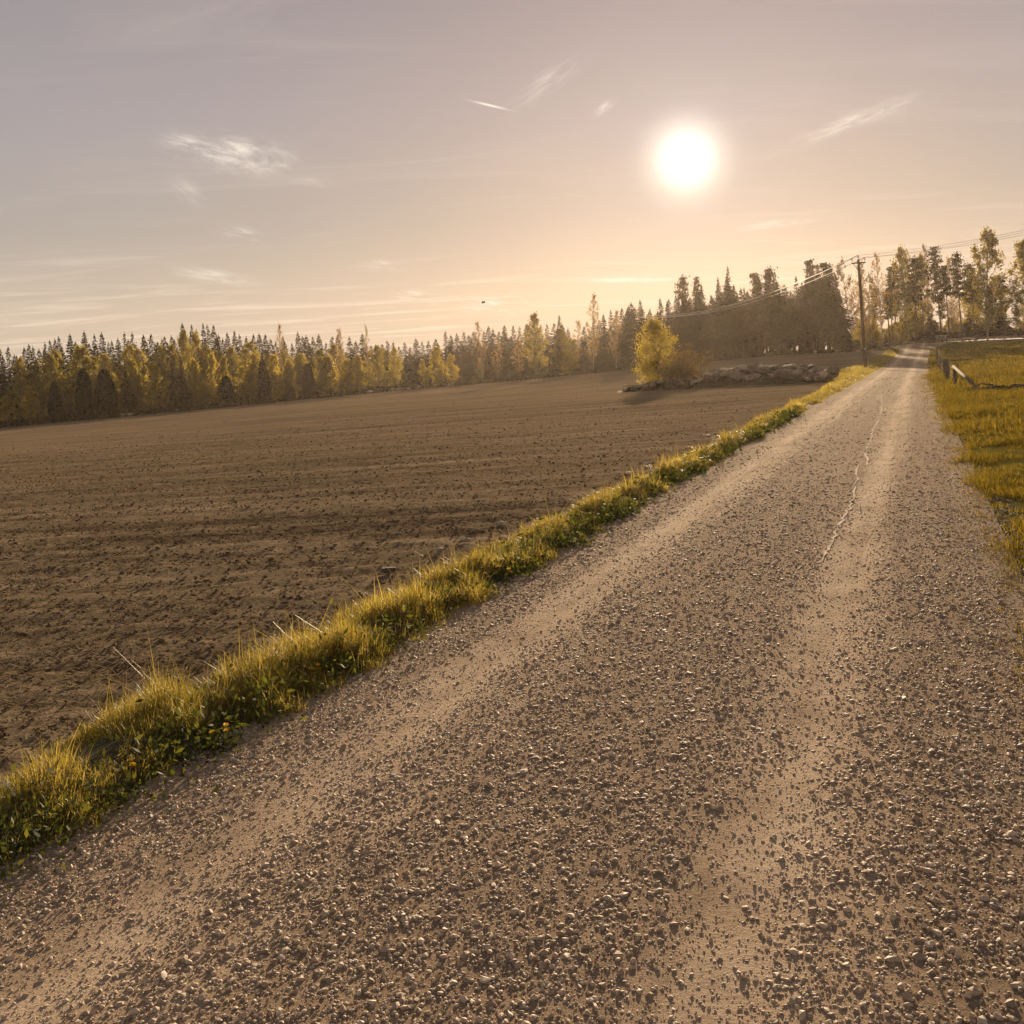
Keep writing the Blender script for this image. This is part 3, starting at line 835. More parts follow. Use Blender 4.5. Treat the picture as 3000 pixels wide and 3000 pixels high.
def broad_proto(name, H, W_, leafm, barkm, base=.2, nclump=55, per=34, leaf=.24, shape=1.0, rt=.012, droop=.25, clr=.5, stems=1, topw=.45, sparse=0):
    """birch-like tree: trunk, ascending limbs, clumps of small leaves with gaps between"""
    mt = MB(); cr = Crown()
    for sI in range(stems):
        tl = trunk_line(H * .96, .03 if stems == 1 else .12, 10, .03)
        mt.tube(tl, np.linspace(rt * H + .015, .012, 10) * (1 if stems == 1 else .6), 7)
        for c in range(nclump // stems):
            f = (c + rng.random()) / (nclump // stems)            # 0 base of crown .. 1 top
            z = H * (base + (1 - base) * f * .97)
            prof = (math.sin(math.pi * min(1, (f * .86 + .10)) ** (1 / (1 + shape * .35))) ** .75) if shape > 0 else (1 - f) ** .7 + .12
            if f > .8: prof = max(prof * 1.0, topw * .3)
            r = W_ / 2 * prof * math.sqrt(rng.uniform(.2, 1.0)) * rng.uniform(.7, 1.25); th = rng.uniform(0, 2 * np.pi)
            zb = max(.05 * H, z - r * rng.uniform(.5, 1.0)); cx = np.interp(zb, tl[:, 2], tl[:, 0]); cy = np.interp(zb, tl[:, 2], tl[:, 1])
            e = np.array([cx + r * math.cos(th), cy + r * math.sin(th), z])
            s0 = np.array([cx, cy, zb]); mid_ = s0 * .5 + e * .5 + np.array([0, 0, .12 * r])
            mt.tube([s0, mid_, e], [max(.012, rt * H * .28), .012 + rt * H * .1, .007], 4, False)
            cs = clr * rng.uniform(.55, 1.3) * (W_ / 4); k = int(per * rng.uniform(.5, 1.5))
            p = rng.normal(0, 1, (k, 3)) * np.array([cs * .55, cs * .55, cs * .55]); p[:, 2] -= np.abs(rng.normal(0, droop * cs, k))
            cr.add(p + e, leaf * rng.uniform(.6, 1.35, k), np.clip(rng.normal(rng.uniform(.3, .7), .2, k), 0, 1))
            kk = k // 3; tt = rng.random((kk, 1)); pp = s0 * (1 - tt) + e * tt + rng.normal(0, cs * .25, (kk, 3))
            cr.add(pp, leaf * .8)
    return dict(name=name, H=H, W=W_, crown=cr.me(name + '_crown', leafm), trunk=mt.me(name + '_trunk', barkm, True))


def pine_proto(name, H, W_, base=.5, nclump=34, per=60, leaf=.26):
    mt = MB(); cr = Crown(); tl = trunk_line(H * .97, .02, 10, .025)
    mt.tube(tl, np.linspace(.013 * H + .02, .03, 10), 8)
    for c in range(nclump):
        f = (c + rng.random()) / nclump; z = H * (base + (1 - base) * f * .95)
        prof = (.95 - .6 * f ** 1.6) * rng.uniform(.5, 1.05)
        r = W_ / 2 * prof * rng.uniform(.3, 1); th = rng.uniform(0, 2 * np.pi)
        zb = z - r * rng.uniform(.0, .35); cx = np.interp(zb, tl[:, 2], tl[:, 0]); cy = np.interp(zb, tl[:, 2], tl[:, 1])
        s0 = np.array([cx, cy, zb]); e = np.array([cx + r * math.cos(th), cy + r * math.sin(th), z])
        mt.tube([s0, (s0 + e) / 2 + [0, 0, -.05 * r], e], [.05, .035, .015], 4, False)
        cs = rng.uniform(.35, .75) * W_ / 5; k = int(per * rng.uniform(.6, 1.4))
        p = rng.normal(0, 1, (k, 3)) * np.array([cs, cs, cs * .30])
        cr.add(p + e, leaf * rng.uniform(.6, 1.3, k), np.clip(rng.normal(rng.uniform(.3, .7), .2, k), 0, 1))
        tt = rng.random((k // 3, 1)); cr.add(s0 * (1 - tt) + e * tt + rng.normal(0, .12, (k // 3, 3)), leaf * .8)
    for c in range(9):  # dead snags under the crown
        z = H * rng.uniform(.2, base); cx = np.interp(z, tl[:, 2], tl[:, 0]); cy = np.interp(z, tl[:, 2], tl[:, 1]); th = rng.uniform(0, 2 * np.pi); r = rng.uniform(.4, 1.2)
        mt.tube([(cx, cy, z), (cx + r * math.cos(th), cy + r * math.sin(th), z - .1)], [.03, .008], 4, False)
    return dict(name=name, H=H, W=W_, crown=cr.me(name + '_crown', M_pine, 1.6, .3), trunk=mt.me(name + '_trunk', M_pbark, True))


def column_proto(name, H, W_, pointed=.6, n=5200):
    """dense clipped-looking juniper: small sprays over a narrow pointed body"""
    mt = MB(); mt.tube(trunk_line(H * .9, .005, 6, .004), np.linspace(.09, .02, 6), 7)
    f = rng.random(n) ** .9; th = rng.uniform(0, 2 * np.pi, n)
    prof = np.where(f < .3, .72 + .28 * (f / .3) ** .7, np.clip(1 - ((f - .3) / .7), 0, 1) ** pointed)
    lump = 1 + .10 * np.sin(th * 3 + f * 9) + .06 * np.sin(th * 7 - f * 15)
    r = W_ / 2 * prof * lump * np.sqrt(rng.uniform(.55, 1.0, n))
    P = np.stack([r * np.cos(th), r * np.sin(th), .12 + f * (H - .12)], -1)
    cr = Crown(); cr.add(P, .17 * rng.uniform(.7, 1.4, n))
    return dict(name=name, H=H, W=W_, crown=cr.me(name + '_crown', M_juniper, 2.0), trunk=mt.me(name + '_trunk', M_bark, True))


SPR = [spruce_proto(14, 1.75 + .25 * (i % 3), .06 + .05 * (i % 2), ragged=.18 + .08 * (i % 3)) for i in range(6)]
SPRT = [spruce_proto(16, 1.7 + .15 * i, (.10, .16, .24, .14)[i], ragged=.26) for i in range(4)]
SPRH = [spruce_proto(16, 1.7, (.36, .42, .34)[i], ragged=.3) for i in range(3)]
SPRB = [spruce_proto(8, 1.9, .04, M_spruce2, .3, name='spruce') for i in range(2)]
BB = [broad_proto('birch', 8, 3.2, M_birchb, M_wbark, .05, 74, 46, .18, 1.0, .009, .3, .42) for i in range(4)]
BM = [broad_proto('birch', 12, 5.4, M_birchm, M_wbark, .16, 90, 48, .20, 1.0, .010, .35, .36) for i in range(5)]
BS = [broad_proto('birch', 14, 5.4, M_birchs, M_wbark, .24, 62, 26, .17, 1.0, .009, .3, .30) for i in range(4)]
PN = [pine_proto('pine', 15, 4.6, .42 + .06 * i) for i in range(4)]
JN = [column_proto('juniper', 6, 2.2, p_) for p_ in (.62, .5, .38)]


ROWS = []


def tree(proto, px, py, D, wpx=None, label=None, group=None, lean=None, sink=0.0, cat_='tree', nm=None):
    """stand a tree at photo column px, distance D, so that its tip reaches photo row py"""
    x, y = at_depth(px, D, py); h = max(.6, height_at(px, py, D)) + sink
    sz = h / proto['H']; sxy = (wpx / F * D / proto['W']) if wpx else sz * random.uniform(.9, 1.15)
    base = {'spruce': 'spruce_tree', 'birch': 'birch_tree', 'pine': 'pine_tree', 'juniper': 'juniper', 'shrub': 'shrub'}[proto['name']]
    le = lean if lean is not None else random.gauss(0, .012)
    o = empty(nm or base, (x, y, gz(x, y) - sink), (random.gauss(0, .01), le, 0), (sxy, sxy, sz))
    rot = random.uniform(0, 6.283)
    tag(o, label, cat_, group)
    if group: ROWS.append((px, group, label, o))
    link('crown', proto['crown'], o, rot=(0, 0, rot)); link('trunk', proto['trunk'], o, rot=(0, 0, rot))
    return o


TIP = np.array([(-120, 1000), (0, 1015), (150, 992), (228, 968), (260, 990), (292, 960), (340, 985), (403, 952), (460, 975), (545, 940), (583, 946), (626, 955), (670, 962), (712, 962), (779, 978),
                (830, 985), (878, 970), (920, 985), (962, 972), (1000, 985), (1045, 970), (1100, 1000), (1144, 996), (1189, 992), (1250, 992), (1305, 972), (1345, 972), (1379, 960), (1410, 962),
                (1455, 950), (1500, 958), (1560, 950), (1600, 950), (1637, 928), (1680, 965), (1740, 945), (1792, 903), (1830, 905), (1854, 872), (1885, 885), (1912, 864), (1950, 872), (1985, 855), (2049, 808),
                (2070, 850), (2091, 833), (2130, 785), (2165, 835), (2219, 800), (2262, 784), (2300, 820), (2340, 800), (2374, 762), (2421, 770), (2455, 800)], float)


def tip(px): return float(np.interp(px, TIP[:, 0], TIP[:, 1]))


def dist(px): return float(np.interp(px, EDGE[:, 0], EDGE[:, 2]))


# left and middle forest: two rows of spruces that make the skyline
G1 = 'dark spruces in the back of the left forest'
px = -110.0
while px < 1860:
    off = random.uniform(44, 62); f_ = random.random()
    y = tip(px) + (random.uniform(-4, 12) if f_ < .55 else random.uniform(10, 34))
    tree(random.choice(SPR), px, y, dist(px) + off, random.uniform(50, 74), 'dark spruce at the back of the left forest, its tip against the sky', G1)
    px += random.uniform(12, 21)
px = -100.0
while px < 1850:
    tree(random.choice(SPR), px, tip(px) + random.uniform(22, 60), dist(px) + random.uniform(34, 42), random.uniform(54, 76),
         'dark spruce half hidden behind the birches of the left forest', 'half hidden spruces of the left forest')
    px += random.uniform(28, 48)
# olive birches through the middle of the left forest
px = 60.0
while px < 1180:
    tree(random.choice(BM), px, tip(px) + random.uniform(28, 72), dist(px) + random.uniform(20, 32), random.uniform(62, 92),
         'olive green birch rising behind the front birches of the left forest', 'olive birches of the left forest')
    px += random.uniform(38, 66)
px = 20.0
while px < 1130:
    yb = float(np.interp(px, EDGE[:, 0], EDGE[:, 1]))
    tree(random.choice(BB), px, yb - random.uniform(88, 140), dist(px) + random.uniform(2, 4.5), random.uniform(42, 60),
         'low yellow green birch along the front of the left forest', 'low birches along the left forest front')
    px += random.uniform(44, 90)

# single trees one can point to along the left forest edge
ONE = [
    (BM, 258, 1012, 6, 118, 'broad rounded pale olive tree between the first and second dark junipers from the left'),
    (BM, 140, 1034, 6, 90, 'rusty olive birch leftmost behind the small pointed juniper'),
    (BB, 385, 1050, 2.5, 60, 'bright birch directly right of the small jagged spruce'),
    (BB, 440, 1058, 2.8, 62, 'pale yellow birch left of the broad twin-topped spruce'),
    (BB, 566, 1050, 2.2, 46, 'slim bright birch directly right of the broad twin-topped spruce'),
    (BB, 599, 1079, .6, 46, 'small bright yellow birch standing out in front at the field edge'),
    (BB, 622, 1032, 3.0, 48, 'tall pointed birch behind the small bright yellow one'),
    (BB, 655, 1042, 3.0, 44, 'pointed yellow birch above the low blocky juniper'),
    (BB, 728, 1082, .8, 44, 'low yellow birch at the left foot of the tallest dark juniper'),
    (BB, 748, 1032, 3.0, 50, 'tall yellow birch rising behind the tallest dark juniper'),
    (BB, 806, 1036, 2.6, 54, 'bright golden topped birch right of the tallest dark juniper'),
    (BB, 848, 1060, 2.0, 48, 'yellow birch left of the rightmost dark juniper'),
    (BB, 934, 1044, 2.2, 50, 'golden birch directly right of the rightmost dark juniper'),
    (BB, 962, 1040, 2.8, 52, 'broad golden birch, second one right of the rightmost dark juniper'),
    (BB, 1018, 1052, 1.6, 44, 'pale conical birch near the pale stones, left of a taller pair'),
    (BB, 1048, 1058, 2.2, 34, 'thin pale birch squeezed between two wider ones near the pale stones'),
    (BM, 1100, 1010, 3.0, 70, 'tall dull olive birch behind the pale stones at the field edge'),
    (BM, 1153, 1017, 4.0, 46, 'brown olive tree left of the dark gap in the forest edge'),
    (BB, 1237, 1052, .8, 28, 'smallest slim yellow birch alone in front of the dark forest'),
    (BB, 1278, 1013, 1.2, 52, 'large bright yellow birch alone in front of the dark forest'),
    (BB, 1323, 1036, 1.0, 38, 'yellow birch leaning on the right of the large bright one'),
    (BB, 1387, 1102, .6, 20, 'tiny yellow bush like birch at the middle field edge'),
    (BS, 1406, 1046, 2.0, 28, 'dull brown sapling in front of the dark middle forest'),
    (BS, 1451, 1000, 3.0, 40, 'thin rusty birch with clumped foliage in the middle forest'),
    (BS, 1513, 990, 3.0, 46, 'rusty birch left of the tall greenish one in the middle forest'),
    (BM, 1562, 915, 5.0, 76, 'tall greenish birch with spreading crown in the middle forest'),
    (BM, 1640, 960, 3.0, 60, 'golden brown tree left of the tall bare stemmed birch'),
    (BB, 1665, 990, 1.5, 66, 'broad golden tree reaching down to the field left of the bare stemmed birch'),
    (BS, 1728, 856, 2.0, 58, 'tallest thin birch with a bare pale stem at the middle field edge'),
    (BS, 1797, 905, 3.0, 52, 'sparse birch between the tall bare stemmed one and the dark wood'),
    (BS, 1690, 935, 5.0, 42, 'thin pale birch top directly left of the tallest bare stemmed birch'),
    (BS, 812, 944, 11, 40, 'leafless looking birch top above the skyline, left one of three'),
    (BS, 992, 957, 11, 36, 'leafless looking birch top above the skyline, middle one of three'),
    (BS, 1073, 948, 10, 26, 'thin birch top sticking above the skyline over the pale stones'),
    (BS, 1405, 938, 14, 44, 'faint bare birch top above the spruces of the middle forest'),
    (BM, 530, 965, 10, 60, 'tall rusty green birch whose top reaches the skyline above the broad spruce'),
    (SPR, 1712, 956, 3.5, 46, 'dark spruce directly behind the tallest bare stemmed birch'),
    (SPR, 1771, 921, 4.0, 50, 'dark spruce directly right of the tallest bare stemmed birch'),
    (SPR, 1637, 924, 6.0, 46, 'dark spruce peak above the golden trees of the middle forest'),
    (SPRB, 368, 1087, 1.2, 56, 'small jagged dark spruce right of the wide pointed juniper'),
    (SPRB, 503, 1047, 1.2, 46, 'broad brown black spruce, left half of the twin-topped pair'),
    (SPRB, 532, 1043, 1.4, 46, 'broad brown black spruce, right half of the twin-topped pair'),
]
for P_, px, py, off, wp, lb in ONE:
    tree(random.choice(P_), px, py, dist(px) + off, wp, lb)
JUN = [(159, 1118, 1, 42, 1, 'smallest pointed dark juniper, leftmost one at the field edge'), (242, 1081, .8, 50, 2, 'blunt topped black juniper, second from the left'),
       (304, 1083, .8, 66, 1, 'widest pointed black juniper, third from the left'), (661, 1104, .6, 48, 2, 'low blocky dark juniper at the forest front'),
       (767, 1054, .8, 44, 0, 'tallest slim dark juniper at the forest front'), (901, 1067, .7, 40, 2, 'rounded dark juniper, rightmost one at the forest front'),
       (852, 1130, .4, 24, 1, 'tiny dark juniper bush left of the rightmost juniper')]
for px, py, off, wp, k, lb in JUN:
    tree(JN[k], px, py, dist(px) - off, wp, lb, cat_='juniper')

# dark spruce wood in the middle right
G2 = 'tall spruces of the dark wood'
for row, (o0, o1, dy0, dy1, st0, st1) in enumerate(((1, 3, 26, 80, 19, 32), (4, 7, 8, 60, 16, 28), (9, 14, -4, 34, 17, 30), (17, 26, 20, 60, 18, 28))):
    px = 1835.0 + row * 6
    while px < 2462 - row * 4:
        D_ = dist(px) + random.uniform(o0, o1)
        if row and px > 2230 and random.random() < .22:
            px += 14; continue
        tree(random.choice(SPRH if (row == 0 or (px > 2230 and random.random() < .5)) else SPRT), px, tip(px) + random.uniform(dy0, dy1), D_, random.uniform(44, 74) * (1.1 if row < 2 else .8),
             ('front', 'second', 'third', 'hindmost')[row] + ' row', G2)
        px += random.uniform(st0, st1)
for px, py, wp, lb in ((2002, 806, 52, 'pine with airy top rising above the dark wood, nearest the pale insulators'), (2130, 780, 46, 'tallest spire in the middle of the dark wood'),
                       (2049, 805, 34, 'slim spruce spire directly right of the airy pine in the dark wood'),
                       (2219, 796, 52, 'pine top left one of a pair above the dark wood'), (2262, 781, 54, 'pine top right one of a pair above the dark wood'),
                       (2374, 757, 54, 'tall pine left of the flat topped one at the end of the dark wood'), (2424, 766, 66, 'flat topped pine at the end of the dark wood')):
    tree(random.choice(PN if 'pine' in lb else SPRT), px, py, dist(px) + 8, wp, lb)
for px, py, off, wp, wh in ((2450, 800, 2, 60, 'tallest'), (2462, 850, 0, 50, 'middle sized'), (2470, 905, -1, 46, 'lowest')):
    tree(random.choice(SPR), px, py, dist(px) + off, wp, wh + ' of three dense spruces closing off the end of the dark wood', 'spruces at the end of the dark wood')

# open trees right of the pole
RT = [
    (BS, 2491, 752, 2, 74, 'sparse birch with full crown directly left of the utility pole', -.05),
    (BS, 2540, 800, 9, 60, 'sparse birch seen behind the utility pole', -.03),
    (BS, 2579, 736, 3, 58, 'tall sparse birch directly right of the utility pole', -.04),
    (PN, 2602, 850, 6, 52, 'low pine below the tall sparse birch right of the utility pole', -.03),
    (BM, 2646, 717, 4, 82, 'broad dark crowned tree left of the road top', -.03),
    (PN, 2676, 752, 1, 70, 'dark thick trunked pine standing right behind the road top', -.02),
    (BS, 2721, 711, 7, 56, 'tall feathery birch right behind the road top', -.04),
    (PN, 2752, 716, 3, 62, 'tall pine above the row of mailboxes', -.05),
    (PN, 2776, 775, 5, 50, 'thinner pine directly right of the tall one above the mailboxes', -.05),
    (PN, 2812, 738, 6, 52, 'pine with a narrow crown left of the large birch by the field edge', -.05),
    (BM, 2884, 668, 0, 116, 'large birch at the right end of the trees above the pasture', -.03),
    (PN, 2940, 800, 4, 80, 'pine behind the large birch above the pasture', -.03),
    (BM, 3010, 700, -2, 120, 'birch at the picture edge above the pasture', 0),
    (BM, 2700, 742, 9, 66, 'leafy tree between the thick trunked pine and the feathery birch', -.03),
    (PN, 2622, 775, 10, 56, 'pine between the tall sparse birch and the broad dark tree', -.03),
    (BS, 2785, 745, 12, 60, 'feathery birch behind the pair of pines above the mailboxes', -.03),
    (PN, 2850, 770, 8, 56, 'pine standing left behind the large birch', -.03),
    (BM, 2668, 800, 12, 70, 'leafy tree filling in low behind the broad dark tree', 0),
    (BM, 2835, 830, 12, 70, 'lower leafy tree behind the narrow crowned pine', 0),
    (BS, 2530, 760, 12, 60, 'far sparse birch behind the crossarm of the utility pole', -.03),
    (SPR, 2728, 918, 4, 48, 'small dark spruce under the feathery birch', 0),
    (SPR, 2840, 915, 5, 50, 'small dark spruce under the narrow crowned pine', 0),
    (SPR, 2868, 935, 3, 46, 'small dark spruce at the foot of the large birch', 0),
    (SPR, 2930, 900, 5, 70, 'dark spruce right of the large birch', 0),
    (BB, 2648, 963, 2, 24, 'small golden bush at the foot of the broad tree', 0),
    (BB, 2560, 955, 9, 50, 'yellow green bush behind the low stone wall beside the pole', 0),
    (BB, 2610, 950, 9, 52, 'yellow green bush behind the low stone wall, left of the golden one', 0),
    (BB, 2478, 975, 6, 40, 'low yellow bush at the end of the dark wood', 0),
    (BB, 2520, 965, 12, 44, 'low yellow bush behind the foot of the utility pole', 0),
    (SPR, 2700, 960, 9, 40, 'low dark spruce behind the road top', 0),
]
for P_, px, py, off, wp, lb, le in RT:
    tree(random.choice(P_), px, py, dist(px) + off, wp, lb, lean=le)
for px in np.arange(2500, 3060, 17.0):
    px += random.uniform(-7, 7)
    if random.random() < .5:
        tree(random.choice(BS + PN), px, random.uniform(790, 880), 146 + random.uniform(22, 60), random.uniform(34, 54),
             'thin tree in the open wood far behind the road top', 'thin far trees behind the road top')
    tree(random.choice(BB + BM), px, random.uniform(925, 965), 146 + random.uniform(8, 22), random.uniform(36, 60),
         'low leafy bush filling the wood edge behind the road top', 'low bushes of the wood edge behind the road top')

# say which one: count the row trees from landmark to landmark
LM = [(-20, 'the left picture edge'), (140, 'the rusty olive birch'), (242, 'the blunt topped juniper'), (304, 'the widest pointed juniper'), (368, 'the small jagged spruce'), (440, 'the pale yellow birch'),
      (515, 'the twin-topped pair'), (599, 'the small bright front birch'), (661, 'the low blocky juniper'), (767, 'the tallest slim juniper'), (852, 'the tiny juniper bush'), (901, 'the rounded last juniper'),
      (955, 'the two golden birches'), (1018, 'the pale conical birch'), (1100, 'the dull olive birch'), (1165, 'the pale boulder cluster'), (1237, 'the slim lone birch'), (1300, 'the large bright birch'), (1387, 'the tiny bush like birch'),
      (1451, 'the thin rusty birch'), (1513, 'the clumped rusty birch'), (1562, 'the tall greenish birch'), (1650, 'the golden front trees'), (1728, 'the bare stemmed birch'), (1797, 'the sparse last birch')]
LW = [(1870, 'the pale insulators'), (1935, 'the small lone birch'), (2002, 'the airy pine'), (2054, 'the thin stake'), (2130, 'the tallest spire'), (2240, 'the pair of pine tops'), (2310, 'the low light gaps'), (2374, 'the tall end pine'), (2424, 'the flat topped pine')]
ORD = ['first', 'second', 'third', 'fourth', 'fifth', 'sixth', 'seventh', 'eighth', 'ninth', 'tenth', 'eleventh', 'twelfth']
KIND = {G1: '{} dark skyline spruce from the left above {}', 'half hidden spruces of the left forest': '{} half hidden dark spruce from the left behind {}',
        'olive birches of the left forest': '{} olive birch from the left rising behind {}', 'low birches along the left forest front': '{} low yellow green front birch from the left around {}'}
buckets = {}
for px, gr, lb, o_ in ROWS:
    if gr in KIND or gr == G2:
        lm = min(LW if gr == G2 else LM, key=lambda q: abs(q[0] - px))[1]
        buckets.setdefault((gr, lb, lm), []).append((px, o_))
for (gr, lb, lm), lst in buckets.items():
    for k, (px, o_) in enumerate(sorted(lst, key=lambda q: q[0])):
        o_['label'] = KIND[gr].format(ORD[k], lm) if gr in KIND else '{} spruce from the left by {}, {} of the wood'.format(ORD[k], lm, lb)

# ------------------------------------------------------------------ undergrowth along the forest edge
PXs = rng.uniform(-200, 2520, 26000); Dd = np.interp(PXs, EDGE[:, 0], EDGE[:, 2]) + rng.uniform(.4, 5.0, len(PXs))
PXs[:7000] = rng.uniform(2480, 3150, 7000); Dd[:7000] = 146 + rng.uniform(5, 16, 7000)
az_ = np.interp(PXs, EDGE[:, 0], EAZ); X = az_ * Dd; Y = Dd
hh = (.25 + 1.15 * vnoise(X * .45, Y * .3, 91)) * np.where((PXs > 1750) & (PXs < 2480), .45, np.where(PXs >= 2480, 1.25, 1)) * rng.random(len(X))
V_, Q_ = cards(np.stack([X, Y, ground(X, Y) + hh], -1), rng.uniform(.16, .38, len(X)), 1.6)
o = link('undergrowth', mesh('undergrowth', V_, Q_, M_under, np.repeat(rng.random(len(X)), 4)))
tag(o, 'dark undergrowth bank where the forest meets the field', 'undergrowth', kind='stuff')


# ------------------------------------------------------------------ rocks
def rock_proto(m, seed):
    r = np.random.default_rng(seed)
    V = IV.copy(); T = IT.copy()
    for _ in range(2):   # subdivide
        mids = {}; V = list(map(tuple, V)); T2 = []
        def mid(a, b):
            k = (min(a, b), max(a, b))
            if k not in mids:
                p = (np.array(V[a]) + np.array(V[b])) / 2; p = p / np.linalg.norm(p); V.append(tuple(p)); mids[k] = len(V) - 1
            return mids[k]
        for a, b, c in T:
            ab, bc, ca = mid(a, b), mid(b, c), mid(c, a); T2 += [(a, ab, ca), (b, bc, ab), (c, ca, bc), (ab, bc, ca)]
        V = np.array(V); T = np.array(T2)
    V = np.array(V)
    for _ in range(9):  # knock flat facets off the boulder
        n_ = r.normal(0, 1, 3); n_ /= np.linalg.norm(n_); c = r.uniform(.45, .85); d = V @ n_
        V = V - np.maximum(d - c, 0)[:, None] * n_[None] * .92
    V *= 1 + r.normal(0, .018, (len(V), 1))
    V *= np.array([1.15, .9, .68])
    return mesh('rock', V * .5, T, m, None)


ROCKS = [rock_proto(M_rock, s) for s in range(8)]; PROCKS = [rock_proto(M_palerock, s + 20) for s in range(3)]
HA = np.array([place(1828, 1148)])[0]; HB = np.array([place(2440, 1119)])[0]    # front line of the heap
hd = HB - HA; hl = np.hypot(*hd); hd = hd / hl; hn = np.array([-hd[1], hd[0]])
if hn[1] < 0: hn = -hn
# low earth mound under the heap
nu, nv = 60, 16
def heap_xy(s, t_):
    x = HA[0] + hd[0] * s * hl; y = HA[1] + hd[1] * s * hl; k = 1 + t_ / np.hypot(x, y); return x * k, y * k


S_, T_ = np.meshgrid(np.linspace(-.05, 1.04, nu), np.linspace(-.5, 4.1, nv), indexing='ij')
X, Y = heap_xy(S_, T_)


def mound(s, t_): return np.clip(np.sin(np.pi * np.clip((s + .05) / 1.09, 0, 1)), 0, 1) ** .7 * np.clip(np.sin(np.pi * np.clip((t_ + .5) / 4.6, 0, 1)), 0, 1) ** .6 * (.32 + .35 * np.clip(s, 0, 1) + .25 * (vnoise(s * 14, t_, 5) - .5))


Z = ground(X, Y) - .06 + mound(S_, T_)
o = link('earth_mound', mesh('earth_mound', np.stack([X, Y, Z], -1).reshape(-1, 3), grid_faces(nu, nv), M_verge, smooth=True))
tag(o, 'low weedy earth mound under the heap of field stones', kind='structure')
GR = 'field stones piled in the heap beside the road'
for i in range(265):
    s = random.uniform(0, 1) ** .92; t_ = random.uniform(-.1, 3.5)
    x, y = heap_xy(s, t_)
    size = random.uniform(.30, .72) * (1.25 if s > .55 else .85)
    if i < 40: size *= 1.3; t_lift = 0
    z = gz(x, y) + float(mound(np.array(s), np.array(t_))) + size * .22 + (.42 * random.random() if s > .45 and .6 < t_ < 3 else 0)
    o = link('rock', random.choice(ROCKS), None, (x, y, z), (random.gauss(0, .3), random.gauss(0, .3), random.uniform(0, 6.28)), (size * 1.15, size, size * .95))
    tag(o, 'grey field stone piled in the heap between the small birch and the utility pole', 'rock', GR)
# weeds growing in the heap
n = 9000
s = rng.random(n) ** 1.0; t_ = rng.uniform(-.5, 3.8, n); k_ = vnoise(s * 22, t_ * .8, 8) > np.where(s < .4, .35, .58); s, t_ = s[k_], t_[k_]
X, Y = heap_xy(s, t_)
o = link('heap_weeds', blades('heap_weeds', X, Y, ground(X, Y) + mound(s, t_) - .05, rng.uniform(.15, .55, len(X)), np.full(len(X), .03), M_shrub, .6))
tag(o, 'brownish weeds growing through the heap of stones', 'weeds', kind='stuff')

# birch, shrub, stake standing in the heap
hx, hy = at_depth(1938, 73)
bp = broad_proto('birch', 4.6, 3.2, M_birchb, M_wbark, .14, 110, 55, .085, 1.0, .009, .35, .5)
px, py = 1926, 931
x, y = at_depth(1932, 73); h = height_at(1926, 931, 73)
o = empty('birch_tree', (x, y, gz(x, y)), (0, -.03, 0), (1, 1, h / 4.6)); tag(o, 'small lone yellow green birch growing at the left end of the stone heap', 'tree')
link('crown', bp['crown'], o); link('trunk', bp['trunk'], o)
mt = MB(); cr = Crown()
for i in range(48):
    th = random.uniform(0, 6.28); el = random.uniform(.35, 1.35); L = random.uniform(1.5, 2.5)
    d = np.array([math.cos(th) * math.cos(el), math.sin(th) * math.cos(el), math.sin(el)]); b0 = np.array([random.gauss(0, .15), random.gauss(0, .15), -.1])
    P = np.array([b0 + d * L * f + np.array([0, 0, .12 * f * f * L]) for f in (0, .35, .7, 1)]); mt.tube(P, [.022, .016, .01, .005], 4, False)
    for j in range(9):
        f = random.uniform(.35, 1); p = b0 + d * L * f; e = p + np.array([random.gauss(0, .28), random.gauss(0, .28), random.uniform(.05, .4)])
        mt.tube([p, e], [.008, .003], 3, False); cr.add(e + rng.normal(0, .10, (10, 3)), .06 * rng.uniform(.6, 1.5, 10))
x, y = at_depth(1990, 72); h = height_at(1990, 1000, 72)
o = empty('shrub', (x, y, gz(x, y) + .15), (0, 0, 0), (1.15, 1.15, (h - .15) / 2.55)); tag(o, 'bushy brown twiggy shrub beside the small birch on the stone heap', 'shrub')
cr.build = None
link('crown', cr.me('shrub_crown', M_shrub), o); mt.build('branches', M_twig, o, True)
x, y = at_depth(2054, 71); mt = MB(); mt.tube([(0, 0, -.2), (.01, 0, .5), (0, 0, height_at(2054, 1063, 71))], [.04, .038, .032], 7)
tag(mt.build('stake', M_postw, None, True, loc=(x, y, gz(x, y))), 'thin upright stake behind the stone heap right of the shrub', 'stake')

# pale stones at the forest edge
for px, py, s, lb in ((351, 1204, .9, 'white boulder at the field edge below the small jagged spruce'), (373, 1199, .8, 'second white boulder right of the one below the jagged spruce'),
                      (512, 1190, .5, 'small pale boulder below the broad twin-topped spruce'), (1083, 1139, .9, 'pale boulder at the field edge below the tall dull olive birch'),
                      (1148, 1135, .9, 'leftmost pale boulder of the cluster near the forest gap'), (1163, 1134, .8, 'topmost pale boulder of the cluster near the forest gap'),
                      (1174, 1136, .7, 'rightmost pale boulder of the cluster near the forest gap'), (1196, 1128, .7, 'flat pale boulder between the cluster and the slim yellow birch'),
                      (1224, 1132, .8, 'pale boulder at the foot of the smallest slim yellow birch'), (2390, 1031, .6, 'small white boulder in front of the dark wood')):
    D_ = dist(px) - .4; x, y = at_depth(px, D_)
    o = link('boulder', random.choice(PROCKS), None, (x, y, gz(x, y) + s * .22 + .05), (random.gauss(0, .2), random.gauss(0, .2), random.uniform(0, 6)), (s * 1.4, s, s * 1.1))
    tag(o, lb, 'boulder')
x, y = at_depth(642, dist(642) - .3); mt = MB(); mt.tube([(0, 0, -.2), (.02, 0, 1.0)], [.09, .08], 8)
